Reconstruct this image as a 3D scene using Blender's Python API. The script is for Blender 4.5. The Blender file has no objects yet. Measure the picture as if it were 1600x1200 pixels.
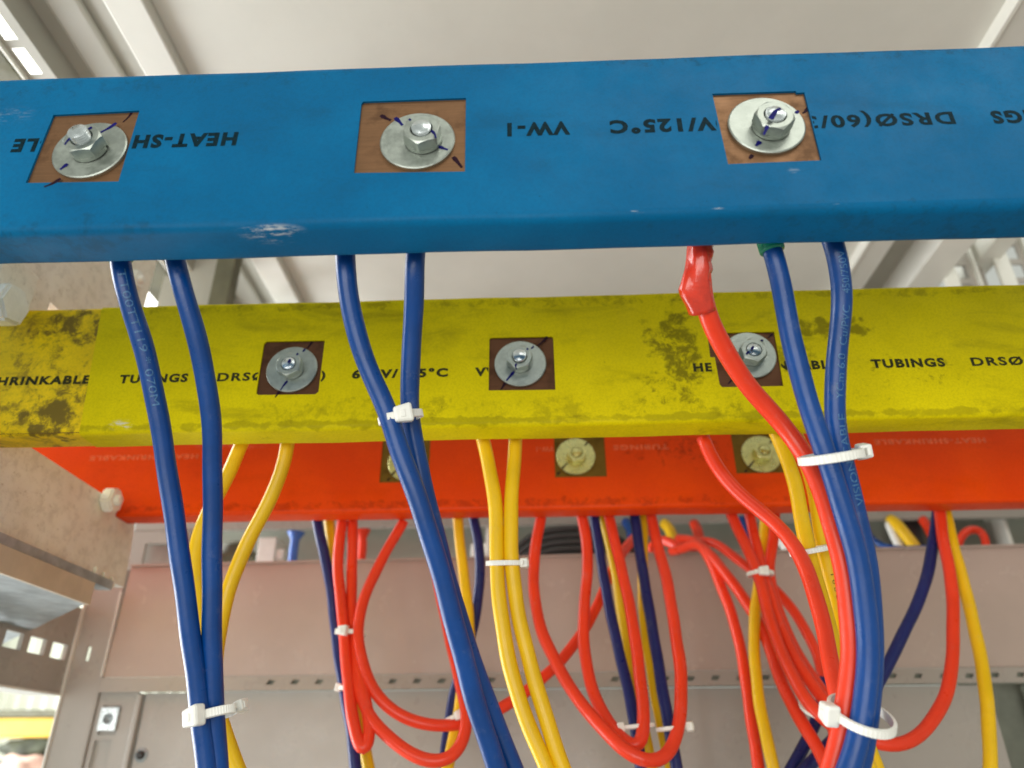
import bpy, bmesh, math, random
from mathutils import Vector, Matrix
random.seed(7)
SC = bpy.context.scene
COL = SC.collection
S = 0.001                                   # everything below is in millimetres
PI = math.pi

# ------------------------------------------------------------------ camera
_f = 1151.54
_N = Vector((46.0, -600.0, -_f)).normalized()              # world +Y seen from the lens
_Z = Vector((-14.0, 2209.0, -_f)).normalized()
_Z = (_Z - _N * _Z.dot(_N)).normalized()
_X = _N.cross(_Z)
M3 = Matrix((_X, _N, _Z))                                  # camera -> world
cam_d = bpy.data.cameras.new('camera')
cam = bpy.data.objects.new('camera', cam_d)
COL.objects.link(cam)
cam.matrix_world = M3.to_4x4()
cam_d.sensor_width = 36.0
cam_d.lens = 36.0 * _f / 1600.0
cam_d.clip_start = 0.01
cam_d.clip_end = 100
cam_d.dof.use_dof = True
cam_d.dof.focus_distance = 0.325
cam_d.dof.aperture_fstop = 8.0
SC.camera = cam

# ------------------------------------------------------------------ world and lamps
w = bpy.data.worlds.new("World"); SC.world = w
w.use_nodes = True
bg = w.node_tree.nodes['Background']
bg.inputs[0].default_value = (0.93, 0.97, 0.88, 1)
bg.inputs[1].default_value = 0.56

def area(name, loc, target, sx, sy, power, color):
    d = bpy.data.lights.new(name, 'AREA'); d.shape = 'RECTANGLE'
    d.size = sx * S; d.size_y = sy * S; d.energy = power; d.color = color
    o = bpy.data.objects.new(name, d); COL.objects.link(o)
    o.location = Vector(loc) * S
    o.rotation_euler = (Vector(target) - Vector(loc)).to_track_quat('-Z', 'Y').to_euler()
    return o
area('window_light', (-1500, 900, 150), (0, 350, 150), 1300, 2300, 95, (0.95, 0.98, 1.0))
area('ceiling_tube_light', (600, -750, 1350), (0, 300, 150), 1300, 700, 7.5, (1.0, 0.98, 0.9))
area('front_fill_light', (-450, -1650, -230), (0, 400, 170), 2000, 1000, 28, (1.0, 0.975, 0.93))  # added low fill from the front to lift the deeper bars and band

SC.view_settings.view_transform = 'Standard'
SC.view_settings.look = 'None'
SC.view_settings.exposure = 0.0
SC.view_settings.gamma = 1.0
SC.render.engine = 'CYCLES'
SC.cycles.max_bounces = 8

# ------------------------------------------------------------------ helpers
def ray(px, py): return M3 @ Vector((px - 800.0, 600.0 - py, -_f))
def atY(px, py, y): r = ray(px, py); return r * (y / r.y)
def atX(px, py, x): r = ray(px, py); return r * (x / r.x)
def atZ(px, py, z): r = ray(px, py); return r * (z / r.z)

def obj(name, bm, mat, parent=None, smooth=False, loc=None):
    me = bpy.data.meshes.new(name)
    bmesh.ops.recalc_face_normals(bm, faces=bm.faces)
    off = Vector(loc) if loc is not None else Vector((0, 0, 0))
    for v in bm.verts: v.co = (v.co - off) * S
    bm.to_mesh(me); bm.free()
    if mat: me.materials.append(mat)
    if smooth:
        for p in me.polygons: p.use_smooth = True
    o = bpy.data.objects.new(name, me); COL.objects.link(o)
    o.location = off * S
    if parent:
        o.parent = parent
        o.location = (off * S) - world_loc(parent)
    return o
def world_loc(o):
    l = Vector(o.location); p = o.parent
    while p: l += Vector(p.location); p = p.parent
    return l
def thing(name, loc, label, cat, group=None):
    o = bpy.data.objects.new(name, None); COL.objects.link(o)
    o.empty_display_size = 0.01
    o.location = Vector(loc) * S
    return tag(o, label, cat, group)
def tag(o, label=None, cat=None, group=None, kind=None):
    if label: o['label'] = label
    if cat: o['category'] = cat
    if group: o['group'] = group
    if kind: o['kind'] = kind
    return o
def smooth_by_angle(o, deg=35):
    me = o.data
    for p in me.polygons: p.use_smooth = True
    bm = bmesh.new(); bm.from_mesh(me)
    for e in bm.edges:
        if len(e.link_faces) == 2 and e.calc_face_angle(0) > math.radians(deg): e.smooth = False
    bm.to_mesh(me); bm.free()

def add_box(bm, a, b, bevel=0.0):
    a = Vector(a); b = Vector(b)
    r = bmesh.ops.create_cube(bm, size=1.0)
    vs = r['verts']
    for v in vs:
        v.co = Vector(((a.x + b.x) / 2 + v.co.x * abs(b.x - a.x), (a.y + b.y) / 2 + v.co.y * abs(b.y - a.y), (a.z + b.z) / 2 + v.co.z * abs(b.z - a.z)))
    if bevel > 0:
        es = list({e for v in vs for e in v.link_edges})
        bmesh.ops.bevel(bm, geom=es, offset=bevel, segments=2, affect='EDGES', profile=0.5)
def box(name, a, b, mat, parent=None, bevel=0.0):
    bm = bmesh.new(); add_box(bm, a, b, bevel)
    c = (Vector(a) + Vector(b)) / 2
    return obj(name, bm, mat, parent, loc=c)
def add_prism(bm, pts, n, t):
    """polygon pts (Vectors) extruded by vector n*t"""
    n = Vector(n) * t
    A = [bm.verts.new(p) for p in pts]; B = [bm.verts.new(Vector(p) + n) for p in pts]
    bm.faces.new(A); bm.faces.new(B[::-1])
    for i in range(len(A)):
        j = (i + 1) % len(A); bm.faces.new((A[i], B[i], B[j], A[j]))
def plate_holes(bm, outer, holes, to3, thick_vec):
    """flat plate with holes: outer / holes are 2-D loops, to3 maps (u,v) to 3-D, walls along thick_vec, back face too"""
    tv = Vector(thick_vec)
    fr = []
    for off in (Vector((0, 0, 0)), tv):
        es = []
        loops = []
        for lp in [outer] + holes:
            vs = [bm.verts.new(to3(*p) + off) for p in lp]
            loops.append(vs)
            for i in range(len(vs)): es.append(bm.edges.new((vs[i], vs[(i + 1) % len(vs)])))
        bmesh.ops.triangle_fill(bm, edges=es, use_beauty=True, use_dissolve=False)
        fr.append(loops)
    for A, B in zip(*fr):
        for i in range(len(A)):
            j = (i + 1) % len(A)
            try: bm.faces.new((A[i], A[j], B[j], B[i]))
            except ValueError: pass
def rect(x0, x1, z0, z1): return [(x0, z0), (x1, z0), (x1, z1), (x0, z1)]

def catmull(P, step=5.0):
    P = [Vector(p) for p in P]
    P = [P[0] * 2 - P[1]] + P + [P[-1] * 2 - P[-2]]
    out = []
    for i in range(1, len(P) - 2):
        p0, p1, p2, p3 = P[i - 1:i + 3]
        n = max(2, int((p2 - p1).length / step))
        d01 = max((p1 - p0).length, 1e-3) ** .5; d12 = max((p2 - p1).length, 1e-3) ** .5; d23 = max((p3 - p2).length, 1e-3) ** .5
        m1 = (p2 - p1) + ((p1 - p0) / d01 - (p2 - p0) / (d01 + d12)) * d12
        m2 = (p2 - p1) + ((p3 - p2) / d23 - (p3 - p1) / (d12 + d23)) * d12
        for k in range(n):
            t = k / n; t2 = t * t; t3 = t2 * t
            out.append(p1 * (2 * t3 - 3 * t2 + 1) + m1 * (t3 - 2 * t2 + t) + p2 * (-2 * t3 + 3 * t2) + m2 * (t3 - t2))
    out.append(P[-2].copy())
    return out
def smooth_path(C, it=6):
    for _ in range(it):
        C = [C[0]] + [(C[i - 1] + C[i] * 2 + C[i + 1]) / 4 for i in range(1, len(C) - 1)] + [C[-1]]
    return C
def frames(C):
    T = []
    for i in range(len(C)):
        a = C[max(i - 1, 0)]; b = C[min(i + 1, len(C) - 1)]
        T.append((b - a).normalized())
    n = T[0].orthogonal().normalized(); Ns = []
    for t in T:
        n = (n - t * n.dot(t)).normalized(); Ns.append(n.copy())
    return T, Ns
def add_tube(bm, C, R, seg=18, caps=True):
    T, Ns = frames(C)
    rings = []
    for i, c in enumerate(C):
        b = T[i].cross(Ns[i]); r = R(i / (len(C) - 1)) if callable(R) else R
        rings.append([bm.verts.new(c + (Ns[i] * math.cos(a) + b * math.sin(a)) * r) for a in [2 * PI * k / seg for k in range(seg)]])
    for i in range(len(rings) - 1):
        for k in range(seg):
            j = (k + 1) % seg
            bm.faces.new((rings[i][k], rings[i][j], rings[i + 1][j], rings[i + 1][k]))
    if caps: bm.faces.new(rings[0][::-1]); bm.faces.new(rings[-1])
def add_lathe(bm, prof, c, axis, seg=36):
    """prof: list of (r, h) along axis from c"""
    ax = Vector(axis).normalized(); u = ax.orthogonal().normalized(); v = ax.cross(u)
    c = Vector(c); rings = []
    for r, h in prof:
        if r < 1e-6: rings.append([bm.verts.new(c + ax * h)])
        else: rings.append([bm.verts.new(c + ax * h + (u * math.cos(2 * PI * k / seg) + v * math.sin(2 * PI * k / seg)) * r) for k in range(seg)])
    for A, B in zip(rings, rings[1:]):
        for k in range(seg):
            j = (k + 1) % seg
            if len(A) == 1 and len(B) == 1: continue
            if len(A) == 1: bm.faces.new((A[0], B[j], B[k]))
            elif len(B) == 1: bm.faces.new((A[k], A[j], B[0]))
            else: bm.faces.new((A[k], A[j], B[j], B[k]))

def text_mesh(s, bold=0.012, spacing=1.0):
    cu = bpy.data.curves.new('lettering', 'FONT'); cu.body = s; cu.size = 1.0
    cu.offset = bold; cu.space_character = spacing; cu.resolution_u = 3
    o = bpy.data.objects.new('lettering', cu); COL.objects.link(o)
    dg = bpy.context.evaluated_depsgraph_get(); dg.update()
    me = bpy.data.meshes.new_from_object(o.evaluated_get(dg))
    bpy.data.objects.remove(o); bpy.data.curves.remove(cu)
    bm = bmesh.new(); bm.from_mesh(me); bpy.data.meshes.remove(me)
    xs = [v.co.x for v in bm.verts]; x0, x1 = min(xs), max(xs)
    for v in bm.verts: v.co.x = (v.co.x - x0) / (x1 - x0); v.co.y = v.co.y / 0.73     # 0..1, cap height 1
    return bm, (x1 - x0) / 0.73

# ------------------------------------------------------------------ materials
class NT:
    def __init__(s, name):
        s.m = bpy.data.materials.new(name); s.m.use_nodes = True
        s.t = s.m.node_tree; s.b = s.t.nodes['Principled BSDF']
        tc = s.t.nodes.new('ShaderNodeTexCoord')
        geo = s.t.nodes.new('ShaderNodeNewGeometry')
        mp = s.t.nodes.new('ShaderNodeMapping'); mp.inputs['Scale'].default_value = (1000, 1000, 1000)
        s.t.links.new(geo.outputs['Position'], mp.inputs['Vector'])
        s.pos = mp.outputs['Vector']                          # world position in mm
    def n(s, typ, **kw):
        nd = s.t.nodes.new(typ)
        for k, v in kw.items(): setattr(nd, k, v)
        return nd
    def lk(s, a, b): s.t.links.new(a, b)
    def noise(s, size, detail=4, rough=0.55, stretch=(1, 1, 1), off=(0, 0, 0), dist=0.0):
        mp = s.n('ShaderNodeMapping'); mp.inputs['Scale'].default_value = [1.0 / (size * k) for k in stretch]; mp.inputs['Location'].default_value = off
        s.lk(s.pos, mp.inputs['Vector'])
        nz = s.n('ShaderNodeTexNoise'); nz.inputs['Scale'].default_value = 1; nz.inputs['Detail'].default_value = detail
        nz.inputs['Roughness'].default_value = rough; nz.inputs['Distortion'].default_value = dist
        s.lk(mp.outputs[0], nz.inputs['Vector'])
        return nz.outputs['Fac']
    def ramp(s, fac, a, b, v0=0.0, v1=1.0):
        r = s.n('ShaderNodeMapRange', interpolation_type='SMOOTHSTEP')
        r.inputs['From Min'].default_value = a; r.inputs['From Max'].default_value = b
        r.inputs['To Min'].default_value = v0; r.inputs['To Max'].default_value = v1
        s.lk(fac, r.inputs['Value']); return r.outputs['Result']
    def mul(s, a, b, op='MULTIPLY'):
        m = s.n('ShaderNodeMath', operation=op)
        for i, x in enumerate((a, b)):
            if isinstance(x, (int, float)): m.inputs[i].default_value = x
            else: s.lk(x, m.inputs[i])
        return m.outputs[0]
    def mix(s, fac, a, b):
        m = s.n('ShaderNodeMix', data_type='RGBA')
        for sock, x in ((m.inputs['Factor'], fac), (m.inputs['A'], a), (m.inputs['B'], b)):
            if isinstance(x, (int, float)): sock.default_value = x
            elif isinstance(x, tuple): sock.default_value = (x[0], x[1], x[2], 1)
            else: s.lk(x, sock)
        return m.outputs['Result']
    def blob(s, c, rad, soft=0.35, wob=0.0):
        """1 inside an ellipsoid at c (mm) with radii rad"""
        mp = s.n('ShaderNodeMapping', vector_type='TEXTURE'); mp.inputs['Location'].default_value = c; mp.inputs['Scale'].default_value = rad
        s.lk(s.pos, mp.inputs['Vector'])
        l = s.n('ShaderNodeVectorMath', operation='LENGTH'); s.lk(mp.outputs[0], l.inputs[0])
        d = l.outputs['Value']
        if wob: d = s.mul(d, s.mul(s.mul(s.noise(9, 4, .6, off=(c[2], c[0], 3)), -.5, 'ADD'), wob), 'ADD')
        return s.ramp(d, 1.0, 1.0 - soft)
    def color(s, c):
        if isinstance(c, tuple): s.b.inputs['Base Color'].default_value = (c[0], c[1], c[2], 1)
        else: s.lk(c, s.b.inputs['Base Color'])
    def rough(s, r):
        if isinstance(r, (int, float)): s.b.inputs['Roughness'].default_value = r
        else: s.lk(r, s.b.inputs['Roughness'])
    def bump(s, h, dist=0.1, strength=1.0):
        b = s.n('ShaderNodeBump'); b.inputs['Distance'].default_value = dist * S; b.inputs['Strength'].default_value = strength
        s.lk(h, b.inputs['Height']); s.lk(b.outputs[0], s.b.inputs['Normal'])
def c8(r, g, b): return tuple(((x / 255.0) / 12.92 if x / 255.0 < 0.04045 else ((x / 255.0 + 0.055) / 1.055) ** 2.4) for x in (r, g, b))

def plain(name, col, rough=0.4, metal=0.0, var=0.08, size=20, bump=0.0, bsize=1.0, sss=0.0, coat=0.0, spec=None, dust=0.0):
    t = NT(name)
    a = t.noise(size, 5, 0.6)
    dark = tuple(x * (1 - var) for x in col); lite = tuple(min(1, x * (1 + var)) for x in col)
    cc = t.mix(t.ramp(a, 0.3, 0.7), dark, lite)
    if dust:                                                 # specks, rubs and finger smudges
        cc = t.mix(t.mul(t.ramp(t.noise(2.4, 5, .75), .63, .72), dust), cc, tuple(x * .35 + .02 for x in col))
        cc = t.mix(t.mul(t.ramp(t.noise(9, 6, .75, off=(4, 8, 1)), .56, .74), dust * .45), cc, (.42, .41, .38))
    t.color(cc); t.rough(t.ramp(t.noise(size * .4, 3), 0.3, 0.7, rough * .85, rough * 1.15))
    t.b.inputs['Metallic'].default_value = metal
    if sss: t.b.inputs['Subsurface Weight'].default_value = sss; t.b.inputs['Subsurface Radius'].default_value = (1, .9, .7); t.b.inputs['Subsurface Scale'].default_value = 2 * S
    if coat: t.b.inputs['Coat Weight'].default_value = coat; t.b.inputs['Coat Roughness'].default_value = 0.12
    if bump: t.bump(t.noise(bsize, 3), bump)
    if spec is not None: t.b.inputs['Specular IOR Level'].default_value = spec
    return t.m

def sleeve_mat(name, base, lite, dirt, grime_amt, rough=0.38, stains=(), scuffs=(), worn=False, spec=0.5):
    t = NT(name)
    col = t.mix(t.ramp(t.noise(60, 4, .6), .35, .68), base, lite)
    fine = t.noise(1.1, 3, .7)                                # grainy surface of the tubing
    col = t.mix(t.mul(t.ramp(fine, .42, .62), 0.16), col, dirt)
    g = t.mul(t.ramp(t.noise(26, 7, .68, stretch=(2.2, 1, .8), off=(3, 1, 7), dist=.4), .50, .72), grime_amt)
    col = t.mix(g, col, dirt)
    sp = t.ramp(t.noise(3.2, 3, .8, off=(9, 2, 4)), .70, .76)
    col = t.mix(t.mul(sp, 0.55 * min(1, grime_amt * 2 + .2)), col, tuple(x * .5 for x in dirt))
    for c, r, sz, th, amt in stains:
        m = t.mul(t.blob(c, tuple(x * 1.15 for x in r), .5, 3.2), t.ramp(t.noise(sz, 8, .78, off=(c[0], c[1], c[2]), dist=.35), th - .02, th + .12))
        col = t.mix(t.mul(m, amt), col, dirt)
    for c, r, amt in scuffs:
        m = t.mul(t.blob(c, r, .8), t.ramp(t.noise(2.2, 5, .75, stretch=(4, 1, .8), off=c), .48, .62))
        col = t.mix(t.mul(m, amt), col, (0.62, 0.62, 0.60))
    t.color(col)
    t.rough(t.ramp(t.noise(14, 5, .6), .3, .7, rough - .06, rough + .1))
    t.b.inputs['Specular IOR Level'].default_value = spec
    h = t.mul(t.mul(t.noise(32, 2, .5, stretch=(2.5, 1, 1)), 6.0), t.mul(fine, 0.35), 'ADD')
    t.bump(h, 0.13, 0.8)
    return t.m

M = {}
M['blue_sleeve'] = sleeve_mat('blue_heat_shrink', c8(0, 92, 138), c8(0, 102, 150), c8(20, 64, 90), 0.26, rough=.46, spec=.10,
    stains=[((190, 203, 240), (60, 20, 18), 3, .56, .35), ((150, 214, 171.5), (90, 20, 4), 4, .5, .4), ((-190, 203, 168), (50, 20, 9), 9, .45, .4), ((-150, 203, 248), (90, 20, 7), 6, .5, .35), ((0, 203, 249), (60, 20, 4), 5, .52, .3), ((90, 203, 250), (120, 20, 3), 4, .5, .6)],
    scuffs=[((-93, 203, 171), (15, 12, 2.2), .75), ((-50, 205, 168.5), (10, 14, 2), .35), ((-205, 203, 231), (12, 8, 6), .14), ((38, 203, 173.5), (4, 10, .9), .7), ((66, 203, 173.8), (3, 10, .6), .6), ((110, 203, 174), (5, 10, .5), .6), ((95, 203, 190), (3, 6, 2), .3)])
M['yellow_sleeve'] = sleeve_mat('yellow_heat_shrink', c8(210, 192, 0), c8(224, 205, 2), c8(112, 102, 8), 0.48, rough=.52, spec=.09,
    stains=[((80, 354, 205), (15, 20, 24), 9, .42, .85), ((75, 354, 180), (20, 20, 12), 6, .5, .7), ((160, 354, 216), (20, 20, 7), 14, .38, .75), ((140, 354, 196), (12, 20, 8), 8, .45, .6), ((200, 354, 186), (40, 20, 12), 5, .55, .6), ((0, 357, 163.2), (320, 30, 2.2), 30, .34, .42), ((-90, 354, 171), (60, 20, 6), 12, .48, .42), ((-20, 354, 169), (90, 20, 6), 14, .50, .38), ((110, 354, 171), (50, 20, 6), 9, .51, .5), ((60, 354, 238), (330, 20, 3), 12, .48, .5)],
    scuffs=[((-222, 354, 165), (9, 8, 4), .8)])
M['yellow_worn'] = sleeve_mat('worn_yellow_heat_shrink', c8(222, 188, 0), c8(244, 208, 6), c8(116, 96, 26), 0.85, rough=.45, spec=.2,
    stains=[((-262, 354, 228), (28, 20, 11), 11, .43, 1.0), ((-288, 354, 214), (40, 20, 20), 11, .53, .8), ((-259, 354, 170), (18, 20, 11), 18, .38, 1.0), ((-252, 354, 184), (12, 20, 10), 9, .46, .9), ((-282, 354, 196), (40, 20, 26), 8, .53, .7), ((-300, 354, 172), (50, 20, 14), 6, .50, .8)])
M['red_sleeve'] = sleeve_mat('red_heat_shrink', c8(228, 66, 0), c8(238, 74, 0), c8(150, 36, 2), 0.18, rough=.4, spec=.16,
    stains=[((110, 505, 205), (34, 20, 12), 7, .5, .6), ((-90, 505, 168), (300, 20, 3), 12, .45, .5)], scuffs=[((-230, 505, 216), (40, 10, 4), .25)])

def copper_mat(name, a, b, rough):
    t = NT(name)
    g = t.noise(1.6, 4, .6, stretch=(9, 1, .5))
    p = t.noise(11, 5, .65)
    mid = tuple((x + y) / 2 for x, y in zip(a, b))
    col = t.mix(t.ramp(g, .25, .75), tuple(x * .9 for x in mid), tuple(x * 1.1 for x in mid))
    col = t.mix(t.mul(t.ramp(p, .5, .7), .55), col, tuple(x * .45 for x in a))
    t.color(col); t.b.inputs['Metallic'].default_value = 0.75
    t.rough(t.ramp(p, .3, .7, rough - .08, rough + .15)); t.bump(g, .05)
    return t.m
M['copper'] = copper_mat('tarnished_copper', (.19, .095, .045), (.26, .14, .07), .46)
M['copper_dark'] = copper_mat('oxidised_copper', (.10, .042, .020), (.16, .068, .032), .5)
M['reflect_yellow_copper'] = copper_mat('copper_with_yellow_reflection', (.15, .085, .012), (.22, .135, .022), .5)  # yellow bar's reflection put into the copper colour
def zinc_mat(name, col, rough):
    t = NT(name)
    p = t.noise(5, 5, .65); q = t.noise(1.2, 3, .6)
    t.color(t.mix(t.ramp(p, .35, .68), tuple(x * .78 for x in col), col)); t.b.inputs['Metallic'].default_value = 0.92
    t.rough(t.ramp(p, .3, .7, rough - .05, rough + .12)); t.bump(t.mul(t.mul(p, 1.5), q, 'ADD'), .07)
    return t.m
M['zinc'] = zinc_mat('zinc_plated_steel', (.46, .50, .455), .36)
M['bright_zinc'] = zinc_mat('bright_zinc_steel', (.74, .80, .82), .18)
M['reflect_yellow_zinc'] = zinc_mat('steel_with_yellow_reflection', (.72, .70, .32), .28)  # yellow reflection of the neighbouring bar mixed into the steel colour
M['cable_blue'] = plain('blue_pvc', (.001, .048, .22), .32, spec=.4, var=.12, size=18, dust=.28, bump=.05, bsize=1.4)
M['cable_navy'] = plain('dark_blue_pvc', (.010, .018, .12), .32, spec=.4, var=.1, size=14, dust=.28, bump=.04, bsize=1.4)
M['cable_red'] = plain('red_pvc', (.80, .045, .012), .32, spec=.4, var=.06, size=25, dust=.28, bump=.04, bsize=1.4)
M['cable_yellow'] = plain('yellow_pvc', (.82, .50, .006), .34, spec=.4, var=.06, size=25, dust=.28, bump=.04, bsize=1.4)
M['stub_blue'] = plain('pale_blue_plastic', (.05, .16, .55), .2, var=.1, size=10)
M['cable_black'] = plain('black_rubber', (.035, .034, .033), .35, var=.1, size=10)
M['shrink_red'] = plain('glossy_red_shrink', (.64, .035, .012), .22, var=.15, size=6, bump=.22, bsize=2.6, coat=.3)
M['shrink_green'] = plain('green_shrink', (.0, .22, .13), .3)
M['nylon'] = plain('white_nylon', (.84, .83, .77), .32, var=.04, size=5)
M['ink_black'] = plain('black_ink', (.035, .035, .014), .5, var=.3, size=1.5, spec=.05)
M['ink_teal'] = plain('dark_print_on_blue', (.004, .018, .026), .5, var=.3, size=1.5, spec=.05)
M['ink_faint'] = plain('faint_pink_print', (.82, .115, .03), .5, var=.3, size=1.5)
M['ink_pen'] = plain('blue_marker_ink', (.007, .007, .11), .5, spec=.08, var=.3, size=1.5)
M['ink_brown'] = plain('dark_marker_ink', (.020, .006, .014), .5, spec=.08, var=.3, size=1.5)
M['ink_white'] = plain('pale_cable_print', (.05, .15, .31), .45, var=.35, size=.9)
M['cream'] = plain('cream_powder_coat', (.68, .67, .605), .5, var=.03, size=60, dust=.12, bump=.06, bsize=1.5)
M['cream_dark'] = plain('darkened_powder_coat', (.40, .39, .335), .5, var=.04, size=60, bump=.06, bsize=1.5)  # darker copy of cream; the left roof strip's shade sits in this colour
M['frame'] = plain('pale_grey_powder_coat', (.375, .345, .305), .30, var=.03, size=50, dust=.12, bump=.06, bsize=1.2)
M['bounce_pink_frame'] = plain('grey_enamel_with_red_bounce', (.455, .365, .31), .24, var=.03, size=50, dust=.12, bump=.06, bsize=1.2)  # pink bounce from the red bar held in the paint colour
M['white_frame'] = plain('white_powder_coat', (.78, .77, .70), .4, var=.03, size=50)
M['olive'] = plain('olive_grey_wall', (.12, .115, .07), .7, var=.2, size=40)
M['dark_green'] = plain('dark_green_grey_steel', (.20, .21, .165), .6, var=.15, size=30)  # dark green-grey base colour
M['back'] = plain('grey_green_back_plate', (.38, .40, .34), .4, var=.05, size=60)
M['galv'] = plain('galvanised_steel', (.36, .40, .41), .42, metal=.35, var=.25, size=18, bump=.06, bsize=3)
M['tan_paint'] = plain('tan_paint', (.58, .48, .36), .45, var=.08, size=20)
M['gold_board'] = plain('yellow_painted_board', (.85, .52, .05), .5, var=.08, size=60)
M['foliage_dark'] = plain('dark_cloth', (.05, .055, .03), .8, var=.5, size=30)
M['wall_white'] = plain('off_white_wall', (.72, .74, .62), .7, var=.04, size=80)
M['pink'] = plain('pink_cloth', (.75, .48, .38), .8, var=.15, size=30)
def board_mat():
    t = NT('speckled_moulded_board')
    p = t.noise(40, 4, .6); s1 = t.noise(2.6, 4, .75, stretch=(1, 1.5, 1)); s2 = t.noise(7, 5, .7, off=(5, 5, 5))
    col = t.mix(t.ramp(p, .3, .7), (.78, .73, .63), (.86, .83, .74))
    col = t.mix(t.mul(t.ramp(s2, .46, .66), .4), col, (.50, .46, .38))
    col = t.mix(t.mul(t.ramp(s1, .58, .72), .5), col, (.30, .22, .13))
    t.color(col); t.rough(.55); t.bump(t.mul(s1, s2, 'ADD'), .12)
    return t.m
M['board'] = board_mat()

# ------------------------------------------------------------------ cabinet: ceiling, frames, panels
def setting(name, bm, mat, label, cat='panel', kind='structure'):
    o = obj(name, bm, mat); tag(o, label, cat, kind=kind); return o
bm = bmesh.new(); add_box(bm, (-251.5, 70, 460), (326, 800, 463))
setting('ceiling', bm, M['cream'], 'smooth cream painted steel roof plate of the cabinet above the busbars', 'ceiling')
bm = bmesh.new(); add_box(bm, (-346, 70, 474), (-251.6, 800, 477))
setting('side_ceiling', bm, M['cream_dark'], 'roof plate strip, shade put into its grey, left of the pale ceiling beam', 'ceiling')
bm = bmesh.new(); add_box(bm, (329.5, 70, 450), (352, 800, 453))
setting('right_ceiling', bm, M['cream'], 'cream roof plate beyond the thin white seam at the top right', 'ceiling')
b = box('ceiling_beam', (-278.5, 70, 450), (-252, 800, 473.6), M['cream'], bevel=1.2)
tag(b, 'pale cream beam running back under the ceiling at the top left', 'beam')
b = box('ceiling_seam', (326.1, 70, 448.5), (329.4, 760, 462), M['white_frame'], bevel=.5)
tag(b, 'thin white raised seam crossing the top right corner of the ceiling', 'trim')
# stepped fold in the roof left of the beam
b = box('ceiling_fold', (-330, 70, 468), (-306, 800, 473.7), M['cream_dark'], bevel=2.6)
tag(b, 'low grey fold in the roof between the beam and the slotted rail', 'trim')
# slotted rail at top left
t = thing('slotted_rail', (-355, 70, 448), 'white slotted rail with long bright openings at the top left corner', 'rail')
bm = bmesh.new()
holes = [[(-361.5, y), (-352.0, y), (-352.0, y + 22), (-361.5, y + 22)] for y in [309 + 28.5 * k for k in range(-7, 12)]]
plate_holes(bm, [(-364.5, 80), (-344, 80), (-344, 700), (-364.5, 700)], holes, lambda a, b_: Vector((a, b_, 450)), (0, 0, .9))
obj('rail_plate', bm, M['cream_dark'], t)
box('rail_flange', (-366, 80, 446), (-364.6, 700, 453), M['white_frame'], t)  # white coat stands for the light caught by this flange
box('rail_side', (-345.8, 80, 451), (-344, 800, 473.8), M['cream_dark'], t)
bm = bmesh.new(); add_box(bm, (-402, 60, 446), (-368, 760, 450))
setting('outer_shelf', bm, M['olive'], 'dark olive plate seen past the slotted rail in the top left corner', 'wall')

t = thing('slot_glow_panel', (-700, 600, 700), 'added glowing panel seen only through the slots of the top left rail', 'glow panel')  # added glow source that whitens the slot openings
em = NT('slot_glow'); em.color((.9, .9, .85)); em.b.inputs['Emission Color'].default_value = (1, .99, .94, 1); em.b.inputs['Emission Strength'].default_value = 1.6
box('glow_face', (-900, 200, 700), (-380, 1100, 706), em.m, t)
box('glow_backing', (-910, 190, 706.5), (-370, 1110, 740), M['white_frame'], t)

# back band with a row of small slots along its lower lip
t = thing('cross_panel', (0, 650, 60), 'wide grey sheet band behind the hanging cables, lit pink under the red bar', 'panel')
bm = bmesh.new()
add_prism(bm, [Vector((-366, 650, 69.5)), Vector((560, 650, 71)), Vector((560, 650, 169.6)), Vector((-364, 650, 162))], (0, 1, 0), 2)
obj('face_plate', bm, M['bounce_pink_frame'], t)
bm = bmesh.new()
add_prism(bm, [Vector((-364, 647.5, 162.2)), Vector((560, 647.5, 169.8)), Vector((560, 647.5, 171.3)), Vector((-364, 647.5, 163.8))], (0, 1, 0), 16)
obj('top_lip', bm, M['bounce_pink_frame'], t)
bm = bmesh.new()
holes = []
x = -226.5
while x < 540:
    jz = random.uniform(-.3, .3); wdt = 8.2 if random.random() < .9 else 5
    holes.append([(x, 62.6 + jz), (x + wdt * .7, 62.2 + jz), (x + wdt, 65.6 + jz), (x + wdt * .3, 66.3 + jz)])
    x += 20.3
plate_holes(bm, [(-366, 57.5), (560, 58.7), (560, 70.6), (-366, 69)], holes, lambda a, b_: Vector((a, 648.2 - (69 - b_) * .18, b_)), (0, 1.4, 0))
obj('slotted_lip', bm, M['frame'], t)
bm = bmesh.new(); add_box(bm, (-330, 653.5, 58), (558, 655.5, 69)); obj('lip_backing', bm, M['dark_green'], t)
# lower panel
bm = bmesh.new(); add_box(bm, (-328, 654, -320), (362, 656, 57.4))
LP = setting('lower_panel', bm, M['frame'], 'plain grey steel panel below the slotted lip behind the cables')
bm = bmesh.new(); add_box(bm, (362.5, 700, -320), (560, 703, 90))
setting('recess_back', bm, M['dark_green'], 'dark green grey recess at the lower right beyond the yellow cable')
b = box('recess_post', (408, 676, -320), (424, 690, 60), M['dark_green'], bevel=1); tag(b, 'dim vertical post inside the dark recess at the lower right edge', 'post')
box('folded_side', (360.5, 656.2, -320), (362.3, 700, 57.4), M['frame'], LP)
s_ = thing('panel_screw', (-322, 652, 11), 'small dark screw low on the panel beside the left post', 'screw')
bm = bmesh.new(); add_lathe(bm, [(0, 4), (2.4, 3.6), (3.2, 2), (3.4, 0), (0, 0)], (-322, 653.8, 11), (0, -1, 0), 16); obj('screw_head', bm, M['cable_black'], s_, True)
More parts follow.
